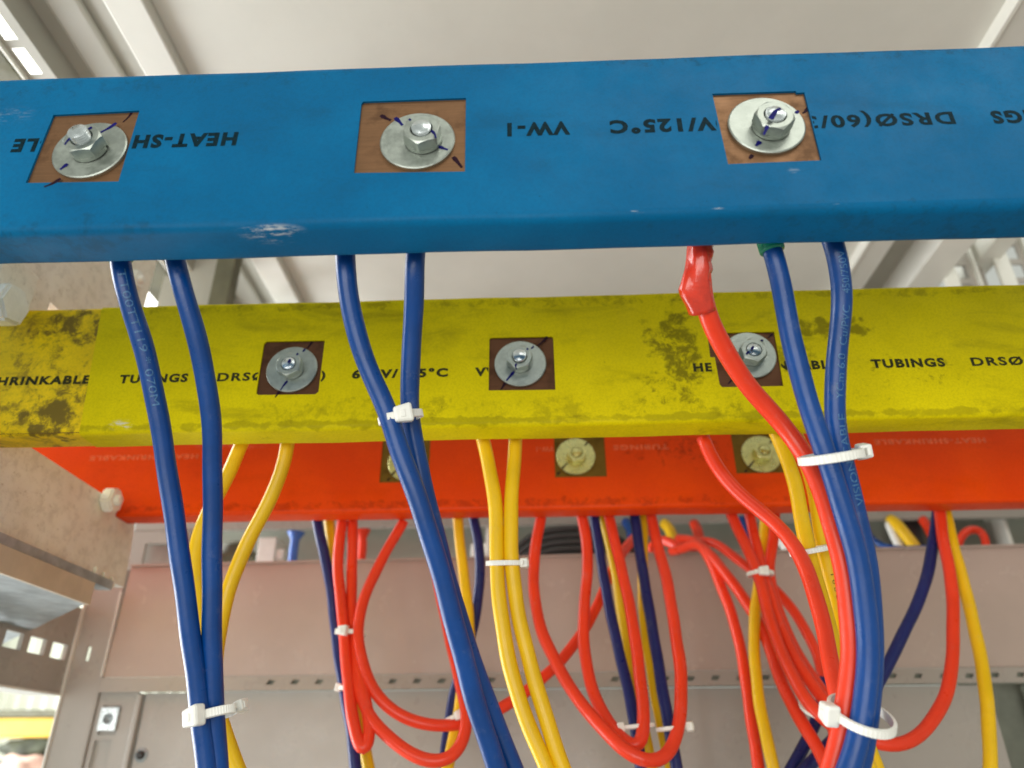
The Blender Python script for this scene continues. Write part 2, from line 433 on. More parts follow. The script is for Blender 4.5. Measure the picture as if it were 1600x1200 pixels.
bm = bmesh.new(); add_lathe(bm, [(0, .6), (5.2, .6), (5.4, 0), (0, 0)], (-322, 653.9, 11), (0, -1, 0), 20); obj('washer', bm, M['galv'], s_, True)

bm = bmesh.new(); add_box(bm, (562, 120, -300), (566, 800, 330))  # unseen wall added to cut light and darken the band's right end
setting('right_light_blocker', bm, M['cream_dark'], 'added unseen grey wall off the right edge, blocking light from the right')
# left post
t = thing('cabinet_post', (-362, 650, -60), 'grey folded cabinet corner post with a cage nut, behind the left blue cables', 'post')
bm = bmesh.new()
plate_holes(bm, rect(-395.5, -368, -320, 168), [rect(-385, -381.8, 82.6, 94)], lambda a, b_: Vector((a, 649, b_)), (0, 2, 0))
obj('front_face', bm, M['frame'], t)
box('edge_flange', (-397, 646, -320), (-395.6, 653, 168), M['white_frame'], t)  # white coat carries the lit look of the post's outer edge
bm = bmesh.new()
plate_holes(bm, rect(-366.2, -334, -320, 69), [rect(-361, -346, 26, 48), rect(-362, -347.5, -34, 22)], lambda a, b_: Vector((a, 652, b_)), (0, 2, 0))
obj('slotted_face', bm, M['frame'], t)
box('slot_backing', (-364, 657, -320), (-336, 659, 68), M['frame'], t)
box('step', (-368, 649.2, -320), (-366.4, 654, 160), M['frame'], t)
box('highlight_edge', (-367, 646.8, 70), (-365.9, 649.6, 140), M['white_frame'], t, bevel=.3)  # white strip stands in for the highlight along this edge
box('rolled_edge', (-333.8, 649, -320), (-329.4, 658, 57), M['frame'], t, bevel=1.2)
n_ = thing('cage_nut', (-353, 650, 37), 'square cage nut clipped in the post near the lower left corner', 'nut')
bm = bmesh.new(); plate_holes(bm, rect(-360.5, -346, 29, 46), [[(-353.2 + 4.2 * math.cos(a), 37.5 + 4.2 * math.sin(a)) for a in [2 * PI * k / 16 for k in range(16)]]], lambda a, b_: Vector((a, 648.6, b_)), (0, 3, 0))
obj('cage', bm, M['bright_zinc'], n_)
bm = bmesh.new(); add_lathe(bm, [(4.0, 0), (4.0, 2), (2.6, 3), (2.6, 0.5), (0, .5)], (-353.2, 652, 37.5), (0, -1, 0), 16); obj('nut_core', bm, M['galv'], n_, True)
# perforated side rail, running toward the viewer from the post
t = thing('perforated_rail', (-394, 560, 57), 'grey horizontal rail with square bright holes left of the corner post', 'rail')
holes = []
for k in range(-12, 2):
    y0 = 590 + 29.6 * k
    if y0 + 21 < 646: holes.append(rect(y0, y0 + 21, 82.3, 94.2))
bm = bmesh.new(); plate_holes(bm, rect(200, 648, 57, 126), holes, lambda a, b_: Vector((-397.5, a, b_)), (-3.5, 0, 0)); obj('web', bm, M['frame'], t)
box('lower_flange', (-420, 200, 55), (-396, 648, 56.8), M['white_frame'], t)  # white coat puts the rail's lower-edge highlight into the colour

# ------------------------------------------------------------------ seen past the rail: the workshop
t = thing('painted_board', (-960, 1500, 70), 'yellow painted board seen outside the cabinet at the lower left', 'board')
box('board_face', (-1300, 1500, 56), (-820, 1530, 90), M['gold_board'], t, bevel=4)
box('board_top_rail', (-1300, 1495, 91), (-820, 1535, 104), M['olive'], t, bevel=3)
bm = bmesh.new()
for k in range(26): add_prism(bm, [Vector((-1500 + k * 30, 1700, 20)), Vector((-1500 + k * 30 + 15, 1690, 20)), Vector((-1500 + k * 30 + 30, 1700, 20)), Vector((-1500 + k * 30 + 30, 1712, 20)), Vector((-1500 + k * 30, 1712, 20))], (0, 0, 1), 330)
setting('workshop_wall', bm, M['wall_white'], 'off white ribbed wall of the room outside the cabinet', 'wall')
def lump(name, c, r, mat, label, cat, seed=0):
    bm = bmesh.new(); bmesh.ops.create_icosphere(bm, subdivisions=3, radius=1)
    rr = random.Random(seed); ph = [rr.uniform(0, 6) for _ in range(6)]
    for v in bm.verts:
        d = v.co.copy(); k = 1 + .22 * math.sin(5 * d.x + ph[0]) * math.sin(4 * d.z + ph[1]) + .12 * math.sin(9 * d.z + ph[2] + 5 * d.y)
        v.co = Vector((c[0] + d.x * r[0] * k, c[1] + d.y * r[1] * k, c[2] + d.z * r[2] * k))
    o = obj(name, bm, mat, None, True, loc=c); tag(o, label, cat); return o
lump('bag', (-950, 1520, 36), (70, 30, 20), M['foliage_dark'], 'dark rumpled bag under the yellow board at the lower left', 'bag', 3)
lump('cloth', (-940, 1480, 2), (46, 30, 26), M['pink'], 'pinkish cloth bundle in the lower left corner', 'cloth', 4)
bm = bmesh.new(); add_box(bm, (-3000, -400, -900), (2000, 2200, -890)); setting('floor', bm, plain('grey_concrete_floor', (.22, .21, .19), .7, size=200), 'grey workshop floor below the cabinet', 'floor')

# ------------------------------------------------------------------ things behind the bars, above the band
bm = bmesh.new(); add_box(bm, (-372, 792, 120), (560, 795, 450))
setting('back_plate', bm, M['back'], 'grey green back plate seen in the gap under the red bar')
b = box('top_rail', (-420, 738, 221.5), (560, 746, 300), M['frame'], bevel=.8); tag(b, 'grey rail just under the red bar, tinted by it', 'rail')
t = thing('left_bracket', (-396, 735, 160), 'pale recessed bracket between the red bar and the grey band at left', 'bracket')
bm = bmesh.new(); plate_holes(bm, rect(-420, -358, 160, 221), [rect(-404, -376, 186, 208)], lambda a, b_: Vector((a, 738, b_)), (0, 4, 0)); obj('bracket_plate', bm, M['frame'], t)
box('bracket_back', (-412, 748, 160), (-368, 750, 221), M['frame'], t); box('bracket_rib', (-370, 730, 160), (-366, 737.8, 221), M['frame'], t)
t = thing('terminal_block', (-276, 748, 165), 'white plastic terminal block standing behind the grey band', 'terminal block')
box('block_body', (-289, 745, 165), (-270, 780, 215), M['nylon'], t, bevel=1.5); box('block_latch', (-269.8, 748, 192), (-262, 760, 203), M['nylon'], t, bevel=1)
t = thing('terminal_block', (-55, 748, 165), 'white plastic block half hidden behind the dark blue cable and yellow pair', 'terminal block')
box('block_body', (-68, 750, 165), (-38, 780, 207), M['nylon'], t, bevel=2); box('block_latch', (-52, 745, 196), (-42, 752, 222), M['nylon'], t, bevel=1)
lump('relay_socket', (-322, 770, 200), (26, 14, 17), M['olive'], 'small dark olive fitting behind the left blue cables above the band', 'fitting', 8)
b = box('fuse_holder', (372, 752, 170), (394, 780, 226), M['cable_black'], bevel=1); tag(b, 'black fuse holder behind the band near the right end', 'fuse holder')
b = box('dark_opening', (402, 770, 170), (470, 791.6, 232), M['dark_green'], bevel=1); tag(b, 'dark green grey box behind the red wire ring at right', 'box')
b = box('divider_strip', (478, 752, 170), (482, 790, 232), M['white_frame'], bevel=.6); tag(b, 'thin white vertical strip at the right end behind the band', 'strip')
t = thing('right_frame', (330, 700, 435), 'tall sloping grey channel seen through the gap at the right, beside white posts', 'frame')
box('channel_web', (352.2, 70, 478), (394, 800, 481), M['cream_dark'], t)
box('channel_flange', (394.2, 70, 446), (428, 800, 482), M['white_frame'], t, bevel=1.5)
box('channel_side', (350, 70, 453.2), (352, 800, 481), M['cream_dark'], t)
box('top_strut', (470, 560, 470), (492, 700, 500), M['white_frame'], t, bevel=1.5)
def post(name, xa, xb, label, slots=True):
    t = thing(name, ((xa + xb) / 2, 640, 380), label, 'post', 'white slotted posts at the right of the gap')
    box('post_face', (xa, 640, 380), (xa + (xb - xa) * .42, 644, 620), M['white_frame'], t, bevel=.6)
    if slots:
        bm = bmesh.new(); x0 = xa + (xb - xa) * .44
        plate_holes(bm, rect(x0, xb, 380, 620), [rect(x0 + 3, xb - 5, z, z + 17) for z in (401, 425, 449, 473, 497, 521)], lambda a, b_: Vector((a, 646, b_)), (0, 2, 0)); obj('slotted_web', bm, M['frame'], t)
        box('post_edge', (xb, 640, 380), (xb + 2, 654, 620), M['white_frame'], t)
post('slotted_post', 427, 462, 'white slotted upright post just right of centre in the right gap')
post('slotted_post', 484, 520, 'broad white upright post at the far right end of the gap')
b = box('side_strut', (463, 655, 380), (480, 662, 620), M['frame'], bevel=1); tag(b, 'greyish upright strip between the two white slotted posts', 'strip')

# ------------------------------------------------------------------ insulating comb boards that carry the bars
BX = -302.7
t = thing('support_board', (BX, 400, 119), 'beige speckled moulded support board at the left holding the bar ends', 'support board')
bm = bmesh.new()
low = [(120, 119), (537, 119), (533, 158), (529, 172), (526, 172), (526, 162.4), (504, 162.4), (504, 171.5), (376, 173), (376, 159.5), (353, 159.5), (353, 172), (225, 172), (225, 171), (202, 171), (202, 172), (120, 172)]
add_prism(bm, [Vector((BX, y, z)) for y, z in low], (-1, 0, 0), 12); obj('lower_comb', bm, M['board'], t)
bm = bmesh.new()
up = [(337, 243), (377, 243), (377, 262), (473, 262), (473, 372), (400, 318), (337, 268)]
add_prism(bm, [Vector((BX, y, z)) for y, z in up], (-1, 0, 0), 12); obj('upper_comb', bm, M['board'], t)
# ribs near the rear lower corner of the comb
for k in range(3):
    box('board_rib', (BX - .5, 494 + k * 11, 114 + k * .5), (BX + 2.2, 499 + k * 11, 124 - k), M['board'], t, bevel=.8)
def nylon_nut(y, z, x0, r, h, label, tilt=0.3, stud=True):
    t = thing('nylon_nut', (x0, y, z), label, 'nut', 'white nylon nuts on the support board')
    bm = bmesh.new(); pts = [Vector((x0, y + r * math.cos(tilt + PI / 3 * k), z + r * math.sin(tilt + PI / 3 * k))) for k in range(6)]
    add_prism(bm, pts, (1, 0, 0), h)
    es = [e for e in bm.edges]; bmesh.ops.bevel(bm, geom=es, offset=r * .13, segments=2, affect='EDGES')
    obj('nut_body', bm, M['nylon'], t)
    if not stud: return
    bm = bmesh.new(); add_lathe(bm, [(0, 0), (r * .42, 0), (r * .42, h + 2), (r * .3, h + 3), (0, h + 3)], (x0, y, z), (1, 0, 0), 14); obj('stud', bm, M['nylon'], t, True)
nylon_nut(488, 169, BX, 9.5, 8, 'small white nylon nut beside the left end of the red bar')
pn = atX(20, 476, BX + 14)
nylon_nut(pn.y, pn.z, BX + 4, 12.5, 12, 'large white nylon nut above the left end of the yellow bar', .25, False)
nylon_nut(452, 333, BX, 8, 4, 'small white nut high on the beige board under the blue bar')
b = box('spacer_block', (BX + .2, 322, 238), (BX + 9, 352.4, 262), M['board'], bevel=1.5); tag(b, 'speckled spacer block under the large nylon nut at the left edge', 'block')
# tan diagonal rail and khaki post behind the upper comb, in the gap
b = box('tan_strut', (-330, 480, 290), (-322, 780, 318), M['tan_paint'], bevel=1); tag(b, 'tan strut behind the beige board in the left gap', 'strut')
b = box('khaki_post', (-300, 560, 300), (-282, 575, 472), M['olive'], bevel=1); tag(b, 'dull khaki upright behind the first blue cable in the left gap', 'post')
bm = bmesh.new(); add_box(bm, (-372, 600, 300), (-300, 604, 472)); o = obj('gap_plate', bm, M['cream_dark']); tag(o, 'beige grey plate behind the khaki upright in the left gap', 'plate')
bm = bmesh.new(); add_box(bm, (-281, 640, 300), (-251.8, 645, 435.5)); o = obj('cream_upright', bm, M['cream']); tag(o, 'cream upright between the first two blue cables in the gap', 'post')

# galvanised angle under the lower comb
t = thing('angle_bracket', (-300, 350, 98), 'tan edged galvanised angle carrying the beige support board', 'bracket')
box('galvanised_strip', (-309, 120, 112.4), (-299, 516, 118.8), M['galv'], t, bevel=.6)
box('tan_flange', (-299.5, 120, 97.6), (-297, 491, 112), M['tan_paint'], t)
bm = bmesh.new(); add_prism(bm, [Vector(p) for p in [(-299.6, 120, 97.8), (-299.6, 489, 97.8), (-474, 664, 97.8), (-560, 664, 97.8), (-560, 120, 97.8)]], (0, 0, 1), 2.5)
obj('gusset_plate', bm, M['galv'], t)

# ------------------------------------------------------------------ busbars
def flat_ribbon(bm, pts, nrm, wid, lift=0.06):
    """pen stroke on a plane: pts are 3-D, nrm the plane normal"""
    C = smooth_path(catmull(pts, 1.0), 1); nrm = Vector(nrm).normalized(); L = []
    for i, c in enumerate(C):
        tdir = (C[min(i + 1, len(C) - 1)] - C[max(i - 1, 0)]).normalized(); s_ = tdir.cross(nrm).normalized()
        u = i / (len(C) - 1); ww = wid * .5 * (0.55 + .45 * math.sin(PI * min(1, u * 1.3 + .15))) * (1 + .12 * math.sin(i * 2.1))
        L.append((bm.verts.new(c + s_ * ww + nrm * lift), bm.verts.new(c - s_ * ww + nrm * lift)))
    for (a, b_), (c_, d) in zip(L, L[1:]): bm.faces.new((a, b_, d, c_))

def lettering(parent, Y, words, holes, flip, mat, x_lim=(-430, 430)):
    for s_, x0, x1, z0, z1 in words:
        bm, _ = text_mesh(s_, bold=(.05 if 'Ø' not in s_ else .036), spacing=1.2)
        for v in bm.verts:
            u, h = v.co.x, v.co.y
            if flip: v.co = Vector((x1 + (x0 - x1) * u, Y, z1 + (z0 - z1) * h))
            else: v.co = Vector((x0 + (x1 - x0) * u, Y, z0 + (z1 - z0) * h))
        for hx0, hx1 in holes:
            if hx1 < x0 or hx0 > x1: continue
            for xx in (hx0, hx1):
                bmesh.ops.bisect_plane(bm, geom=bm.verts[:] + bm.edges[:] + bm.faces[:], plane_co=(xx, 0, 0), plane_no=(1, 0, 0))
            kill = [f for f in bm.faces if hx0 < f.calc_center_median().x < hx1]
            bmesh.ops.delete(bm, geom=kill, context='FACES')
        if not bm.faces: bm.free(); continue
        cut = [h for h in holes if h[0] > x0 and h[1] < x1]
        if cut:                                              # the window splits the word in two pieces of print
            mid = (cut[0][0] + cut[0][1]) / 2; b2_ = bm.copy()
            bmesh.ops.delete(bm, geom=[f for f in bm.faces if f.calc_center_median().x > mid], context='FACES')
            bmesh.ops.delete(b2_, geom=[f for f in b2_.faces if f.calc_center_median().x < mid], context='FACES')
            obj('printed_word', b2_, mat, parent, loc=(x1, Y, z0))
        obj('printed_word', bm, mat, parent, loc=((x0 + x1) / 2, Y, z0))

def sleeve(name, parent, x0, x1, Y0, Y1, z0, z1, holes, mat, r=2.6, th=0.9, slant=None):
    """heat shrink tube: flat front with cut windows, rounded edges; slant = (x at bottom, x at top) of its left end"""
    bm = bmesh.new()
    xa, xb = (slant if slant else (x0, x0))
    zb, zt = z0 + r, z1 - r
    # front
    outer = [(xa, zb), (x1, zb), (x1, zt), (xb, zt)]
    plate_holes(bm, outer, holes, lambda a, b_: Vector((a, Y0, b_)), (0, th, 0))
    # the rest of the tube, front bottom edge round to front top edge
    def arc(cy, cz, a0, a1, n=5): return [(cy + r * math.cos(a0 + (a1 - a0) * k / n), cz + r * math.sin(a0 + (a1 - a0) * k / n)) for k in range(n + 1)]
    prof = arc(Y0 + r, z0 + r, PI, 1.5 * PI) + arc(Y1 - r, z0 + r, 1.5 * PI, 2 * PI) + arc(Y1 - r, z1 - r, 0, .5 * PI) + arc(Y0 + r, z1 - r, .5 * PI, PI)
    nx = 60; rng = random.Random(5)
    ph = [rng.uniform(0, 6) for _ in range(4)]
    prev = None
    for i in range(nx + 1):
        u = i / nx; ring = []
        for (y, z) in prof:
            xs = (xa + (xb - xa) * (z - z0) / (z1 - z0)); x = xs + (x1 - xs) * u
            wob = 0.18 * math.sin(x * .045 + ph[0]) + .12 * math.sin(x * .11 + ph[1])
            zz = z + (wob if (z < z0 + r * .6 or z > z1 - r * .6) else 0)
            ring.append(bm.verts.new((x, y, zz)))
        if prev:
            for k in range(len(ring) - 1): bm.faces.new((prev[k], prev[k + 1], ring[k + 1], ring[k]))
        prev = ring
    o = obj(name, bm, mat, parent, loc=((x0 + x1) / 2, (Y0 + Y1) / 2, (z0 + z1) / 2))
    smooth_by_angle(o, 40)
    return o

def hexnut(bm, c, ax, af, h, rot=0.3, chamfer=.9):
    """hexagonal nut with chamfered top corners, built as a radial grid"""
    ax = Vector(ax); u = Vector((1, 0, 0)); v = ax.cross(u); c = Vector(c); N = 48
    def rad(a):
        a = (a - rot) % (PI / 3) - PI / 6
        return af / 2 / math.cos(a)
    rin = af / 2 * .985
    rings = []
    for lvl in range(6):
        ring = []
        for k in range(N):
            a = 2 * PI * k / N; R = rad(a)
            drop = max(0.0, (R - rin)) * .62
            if lvl == 0: r, z = R, 0
            elif lvl == 1: r, z = R, drop * .3
            elif lvl == 2: r, z = R, h - drop
            elif lvl == 3: r, z = min(R, rin), h
            elif lvl == 4: r, z = af * .33, h
            else: r, z = af * .30, h - .7
            ring.append(bm.verts.new(c + ax * z + (u * math.cos(a) + v * math.sin(a)) * r))
        rings.append(ring)
    for A, B in zip(rings, rings[1:]):
        for k in range(N):
            j = (k + 1) % N; bm.faces.new((A[k], A[j], B[j], B[k]))

def make_bolt(parent, Y, cx, cz, dx, dz, proud, rot, met, washer_d=28.4, label=None, cap=False, tilt=(0, 0)):
    """Y = copper face; washer centre (cx,cz); bolt axis shifted by dx,dz; proud = stud length over nut"""
    ax = Vector((tilt[0], -1, tilt[1])).normalized()
    R = washer_d / 2
    P = Vector((cx + dx, Y, cz + dz))
    bm = bmesh.new()
    rb = 3.6; h0 = 1.6 + 1.3 + 4.7
    L = h0 + proud
    prof = [(0, L), (rb - 1.0, L), (rb - .35, L - .45)]
    k = L - .5
    while k > h0 - 1.0:
        prof += [(rb, k), (rb - .38, k - .45)]; k -= .95
    prof += [(rb - .1, k), (rb - .1, -2), (0, -2)]
    add_lathe(bm, prof, P, ax, 32)
    bolt = obj('bolt', bm, M['bright_zinc'] if met != 'reflect_yellow_zinc' else M[met], parent, loc=P); smooth_by_angle(bolt, 50)
    if label: bolt['label'] = label
    bm = bmesh.new()
    add_lathe(bm, [(4.3, 0), (R - .1, 0), (R, .3), (R, 1.25), (R - .45, 1.6), (4.6, 1.6), (4.3, 1.3), (4.3, 0)], (cx, Y, cz), (0, -1, 0), 64)
    wsh = obj('washer', bm, M[met], bolt, loc=(cx, Y, cz)); smooth_by_angle(wsh, 30)
    bm = bmesh.new()                                         # split spring washer
    C = []; rr = 5.7
    for q in range(41):
        a = 2 * PI * q / 41.5 + rot; C.append(Vector((P.x + rr * math.cos(a), Y - 1.75 - .55 - q * .008, P.z + rr * math.sin(a))))
    for q in range(40):
        pass
    T, Ns = frames(C); prev = None
    for q, c in enumerate(C):
        d = (c - Vector((P.x, c.y, P.z))).normalized()
        ring = [bm.verts.new(c + d * a_ + Vector((0, b_, 0))) for a_, b_ in ((-1.5, -.6), (1.4, -.6), (1.4, .6), (-1.5, .6))]
        if prev:
            for k_ in range(4): bm.faces.new((prev[k_], prev[(k_ + 1) % 4], ring[(k_ + 1) % 4], ring[k_]))
        else: bm.faces.new(ring)
        prev = ring
    bm.faces.new(prev[::-1])
    sw = obj('spring_washer', bm, M[met], bolt, loc=P)
    bm = bmesh.new(); hexnut(bm, P + ax * 2.9, ax, 12.9, 4.7, rot)
    nt = obj('nut', bm, M['zinc'] if met != 'reflect_yellow_zinc' else M[met], bolt, loc=P); smooth_by_angle(nt, 25)
    return bolt, P, ax, h0, L
def pen(bolt, mat, *strokes):
    for pts, wid in strokes:
        bm = bmesh.new(); flat_ribbon(bm, pts, (0, -1, 0), wid); obj('pen_mark', bm, mat, bolt)
def onP(Y, *px): return [atY(x, y, Y) for x, y in px]

XL, XR = -520, 556
# --- blue bar
blue = thing('busbar', (0, 213, 171), 'blue sleeved busbar with upside down black print, nearest and topmost of three', 'busbar', 'sleeved copper busbars')
box('copper_bar', (XL + 4, 203.9, 172.3), (XR - 4, 222, 250.4), M['copper'], blue, bevel=2.2)
bh = [[(-188, 195), (-152.6, 194.4), (-153.2, 231.3), (-187.6, 230.4)],
      [(-64.5, 195.1), (-23.4, 194.2), (-23.9, 232.4), (-64.3, 232.2), (-64.9, 231.0)],
      [(72.4, 194), (106, 194.5), (106.4, 229.4), (103.6, 229.3), (103.2, 230.3), (71.4, 230.3)]]
sleeve('heat_shrink_sleeve', blue, XL, XR, 203, 223, 171.2, 253.3, bh, M['blue_sleeve'], r=3.4)
Zb = (210.8, 217.4)
hb = [(-188.2, -152.4), (-65, -23.2), (71, 106.6)]
lettering(blue, 202.93, [('HEAT-SHRINKABLE', -199, -111.2, *Zb), ('VW-1', -7.8, 16, 211, 217.6), ('600V/125°C', 31, 87, 210.8, 217.3),
    ('DRSØ(60/30)', 93.5, 158.5, 210.2, 216.4), ('TUBINGS', 172, 212, 209.8, 216), ('VW-1', -227, -204, 211, 217.6)], hb, True, M['ink_teal'])
b1, *_ = make_bolt(blue, 203.9, -167.6, 210.6, 0.3, 0, 3.3, .15, 'zinc', label='left bolt of the blue bar with a longer bare stud')
b2, *_ = make_bolt(blue, 203.9, -41.7, 210.2, 2.4, -.6, 1.3, .35, 'zinc', label='middle bolt of the blue bar with a plain domed end')
b3, *_ = make_bolt(blue, 203.9, 89.2, 212.6, 1.2, -1.6, 1.2, .8, 'zinc', label='right bolt of the blue bar with blue ink across its end')
WY = 203.9 - 1.62; NY = 203.9 - 7.65; CYb = 203.88
pen(b1, M['ink_pen'], (onP(WY, (182, 192), (172, 199), (157, 207)), 1.5), (onP(WY, (106, 256), (99, 261), (94, 265)), 1.6), (onP(NY, (144, 199), (139, 201), (134, 206)), 1.2), (onP(NY, (110, 216), (106, 219), (101, 226)), 1.2))
pen(b1, M['ink_brown'], (onP(CYb, (207, 174), (202, 182), (192, 191)), 1.0), (onP(203, (95, 279), (82, 287), (69, 292)), 1.5))
pen(b2, M['ink_pen'], (onP(WY, (617, 184), (624, 190), (629, 196)), 1.8), (onP(WY, (686, 229), (693, 232), (700, 234)), 1.5), (onP(NY, (674, 204), (680, 210), (681, 216)), 1.1), (onP(NY, (639, 188), (642, 186)), 1.4))
pen(b2, M['ink_brown'], (onP(CYb, (595, 180), (603, 185), (611, 188)), 1.8), (onP(CYb, (708, 245), (714, 252), (722, 262)), 1.8))
pen(b3, M['ink_pen'], (onP(WY, (1188, 221), (1184, 225), (1181, 228)), 1.9), (onP(WY, (1243, 177), (1248, 173)), 1.6), (onP(203.9 - 8.95, (1203, 186), (1208, 180), (1214, 171), (1220, 170)), 2.0), (onP(NY, (1199, 196), (1196, 205), (1193, 211)), 1.5))
pen(b3, M['ink_brown'], (onP(CYb, (1263, 168), (1258, 175), (1254, 177)), 1.4), (onP(CYb, (1176, 242), (1171, 248)), 1.8))
# --- yellow bar
yel = thing('busbar', (0, 364, 160), 'dirty yellow sleeved busbar with black print, middle of three', 'busbar', 'sleeved copper busbars')
box('copper_bar', (XL + 4, 354.9, 161.2), (XR - 4, 373, 238.6), M['copper_dark'], yel)
yh = [[(-151.3, 182.3), (-150.0, 181.2), (-118.6, 180.9), (-117.0, 182.4), (-117.2, 215.0), (-150.4, 215.2), (-151.8, 213.6)],
      [(-24.2, 181), (11.9, 180.6), (11.7, 213.0), (10.9, 214.1), (-23, 214.2), (-24, 213.2)],
      [(101.0, 180), (133.4, 180), (134.2, 213.9), (98.4, 214), (97.2, 213.5), (97.0, 198.5), (99.4, 198.5), (99.8, 181.5)]]
sleeve('heat_shrink_sleeve', yel, -244, XR, 354, 374, 160, 242.2, yh, M['yellow_sleeve'], slant=(-244, -251.8))
o = sleeve('heat_shrink_sleeve', yel, XL, -243, 354.45, 373.6, 160.4, 241.8, [], M['yellow_worn'])
o['label'] = 'blotched worn yellow sleeve end with brown patches'
hy = [(-152, -116.6), (-24.4, 12.1), (96.9, 134.3)]
Zy = (190.6, 195.6)
def yw(s_, xa, xb): return (s_, xa, xb, 0, 0)
def px_words(lst, Y, ym, half, slope=-.0205):
    out = []
    for s_, a, b_ in lst:
        pa = atY(a, ym + (a - 800) * slope, Y); pb = atY(b_, ym + (b_ - 800) * slope, Y); zc = (pa.z + pb.z) / 2
        out.append((s_, pa.x, pb.x, zc - half, zc + half))
    return out
lettering(yel, 353.93, px_words([('TUBINGS', 187, 294), ('DRSØ(60/30)', 340, 509), ('600V/125°C', 550, 700), ('VW-1', 742, 806), ('HEAT-SHRINKABLE', 1083, 1308), ('TUBINGS', 1361, 1476), ('DRSØ(60/30)', 1517, 1700)], 354, 579.5, 2.55), hy, False, M['ink_black'])
lettering(yel, 354.38, px_words([('HEAT-SHRINKABLE', -98, 141)], 354, 578.5, 2.55), hy, False, M['ink_black'])
y1, *_ = make_bolt(yel, 354.9, *[(p.x, p.z) for p in [atY(455.8, 576.4, 353.5)]][0], 0, 0, .8, .5, 'zinc', label='left bolt of the yellow bar')
y2, *_ = make_bolt(yel, 354.9, *[(p.x, p.z) for p in [atY(813, 567.4, 353.5)]][0], -.3, .8, 2.0, .2, 'zinc', label='middle bolt of the yellow bar with a rounded bare end')
y3, *_ = make_bolt(yel, 354.9, *[(p.x, p.z) for p in [atY(1172, 554, 353.5)]][0], .6, -.4, .5, .7, 'zinc', label='right bolt of the yellow bar, partly behind the red cable')
WY = 353.26; NY = 347.25
pen(y1, M['ink_pen'], (onP(WY, (477, 545), (473, 550)), 1.3), (onP(WY, (449, 595), (442, 604), (438, 610)), 1.4), (onP(NY, (466, 552), (463, 555)), 1.4), (onP(345.6, (454, 561), (450, 567)), 1.9))
pen(y1, M['ink_brown'], (onP(354.8, (489, 532), (483, 541), (478, 546)), 1.4), (onP(353.95, (437, 610), (433, 617), (430, 621)), 1.4))
pen(y2, M['ink_pen'], (onP(WY, (803, 581), (796, 589), (791, 595)), 1.7), (onP(NY, (807, 568), (805, 573), (808, 577)), 1.1), (onP(WY, (834, 541), (830, 545)), 1.2), (onP(NY, (825, 544), (823, 547)), 1.2))
pen(y2, M['ink_brown'], (onP(353.95, (855, 526), (850, 532), (840, 540)), 1.5), (onP(354.8, (790, 597), (786, 604), (782, 610)), 1.7))
pen(y3, M['ink_pen'], (onP(345.6, (1178, 541), (1173, 546)), 1.6), (onP(NY, (1170, 549), (1166, 554)), 1.5), (onP(WY, (1192, 531), (1188, 534)), 1.6))
pen(y3, M['ink_brown'], (onP(354.8, (1207, 522), (1200, 528)), 1.2), (onP(354.8, (1148, 590), (1141, 596), (1138, 600)), 1.2))
# --- red bar
red = thing('busbar', (0, 515, 162), 'orange red sleeved busbar, lowest and farthest of three', 'busbar', 'sleeved copper busbars')
box('copper_bar', (XL + 4, 505.9, 164.2), (XR - 4, 524, 241.6), M['reflect_yellow_copper'], red)
rx = [atY(672, 700, 505).x]
rh = [rect(-113.5, rx[0], 184.8, 221), rect(14.4, 51.8, 186.4, 221), rect(144.8, 184, 187, 222)]
sleeve('heat_shrink_sleeve', red, XL, XR, 505, 525, 162.6, 243, rh, M['red_sleeve'])
hr = [(-114, rx[0] + .4), (14, 52.2), (144.4, 184.4)]
lettering(red, 504.93, px_words([('HEAT-SHRINKABLE', 140, 310), ('VW-1', 838, 866), ('TUBINGS', 958, 1045), ('HEAT-SHRINKABLE', 1366, 1540)], 505, 703, 1.9), hr, True, M['ink_faint'])
for (xx, yy, rt, lb) in ((636, 722, .4, 'left bolt of the red bar behind the blue cable pair'), (899.5, 712.5, .2, 'middle bolt of the red bar with yellow reflections put into its colour'), (1190, 709, .9, 'right bolt of the red bar beside the yellow cables')):
    p = atY(xx, yy, 504.5); bb, *_ = make_bolt(red, 505.9, p.x, p.z, .6, .6, 1.2, rt, 'reflect_yellow_zinc', label=lb)
    pen(bb, M['ink_brown'], ([p + Vector((-10.5, -.3 - .05, -10)), p + Vector((-8, -.3 - .05, -7)), p + Vector((-6, -.3 - .05, -5.5))], 1.5), ([p + Vector((7, -.35, 8)), p + Vector((10, -.35, 11))], 1.4), ([p + Vector((-14, 1.3, -13.5)), p + Vector((-11.4, 1.3, -11.4))], 1.5))

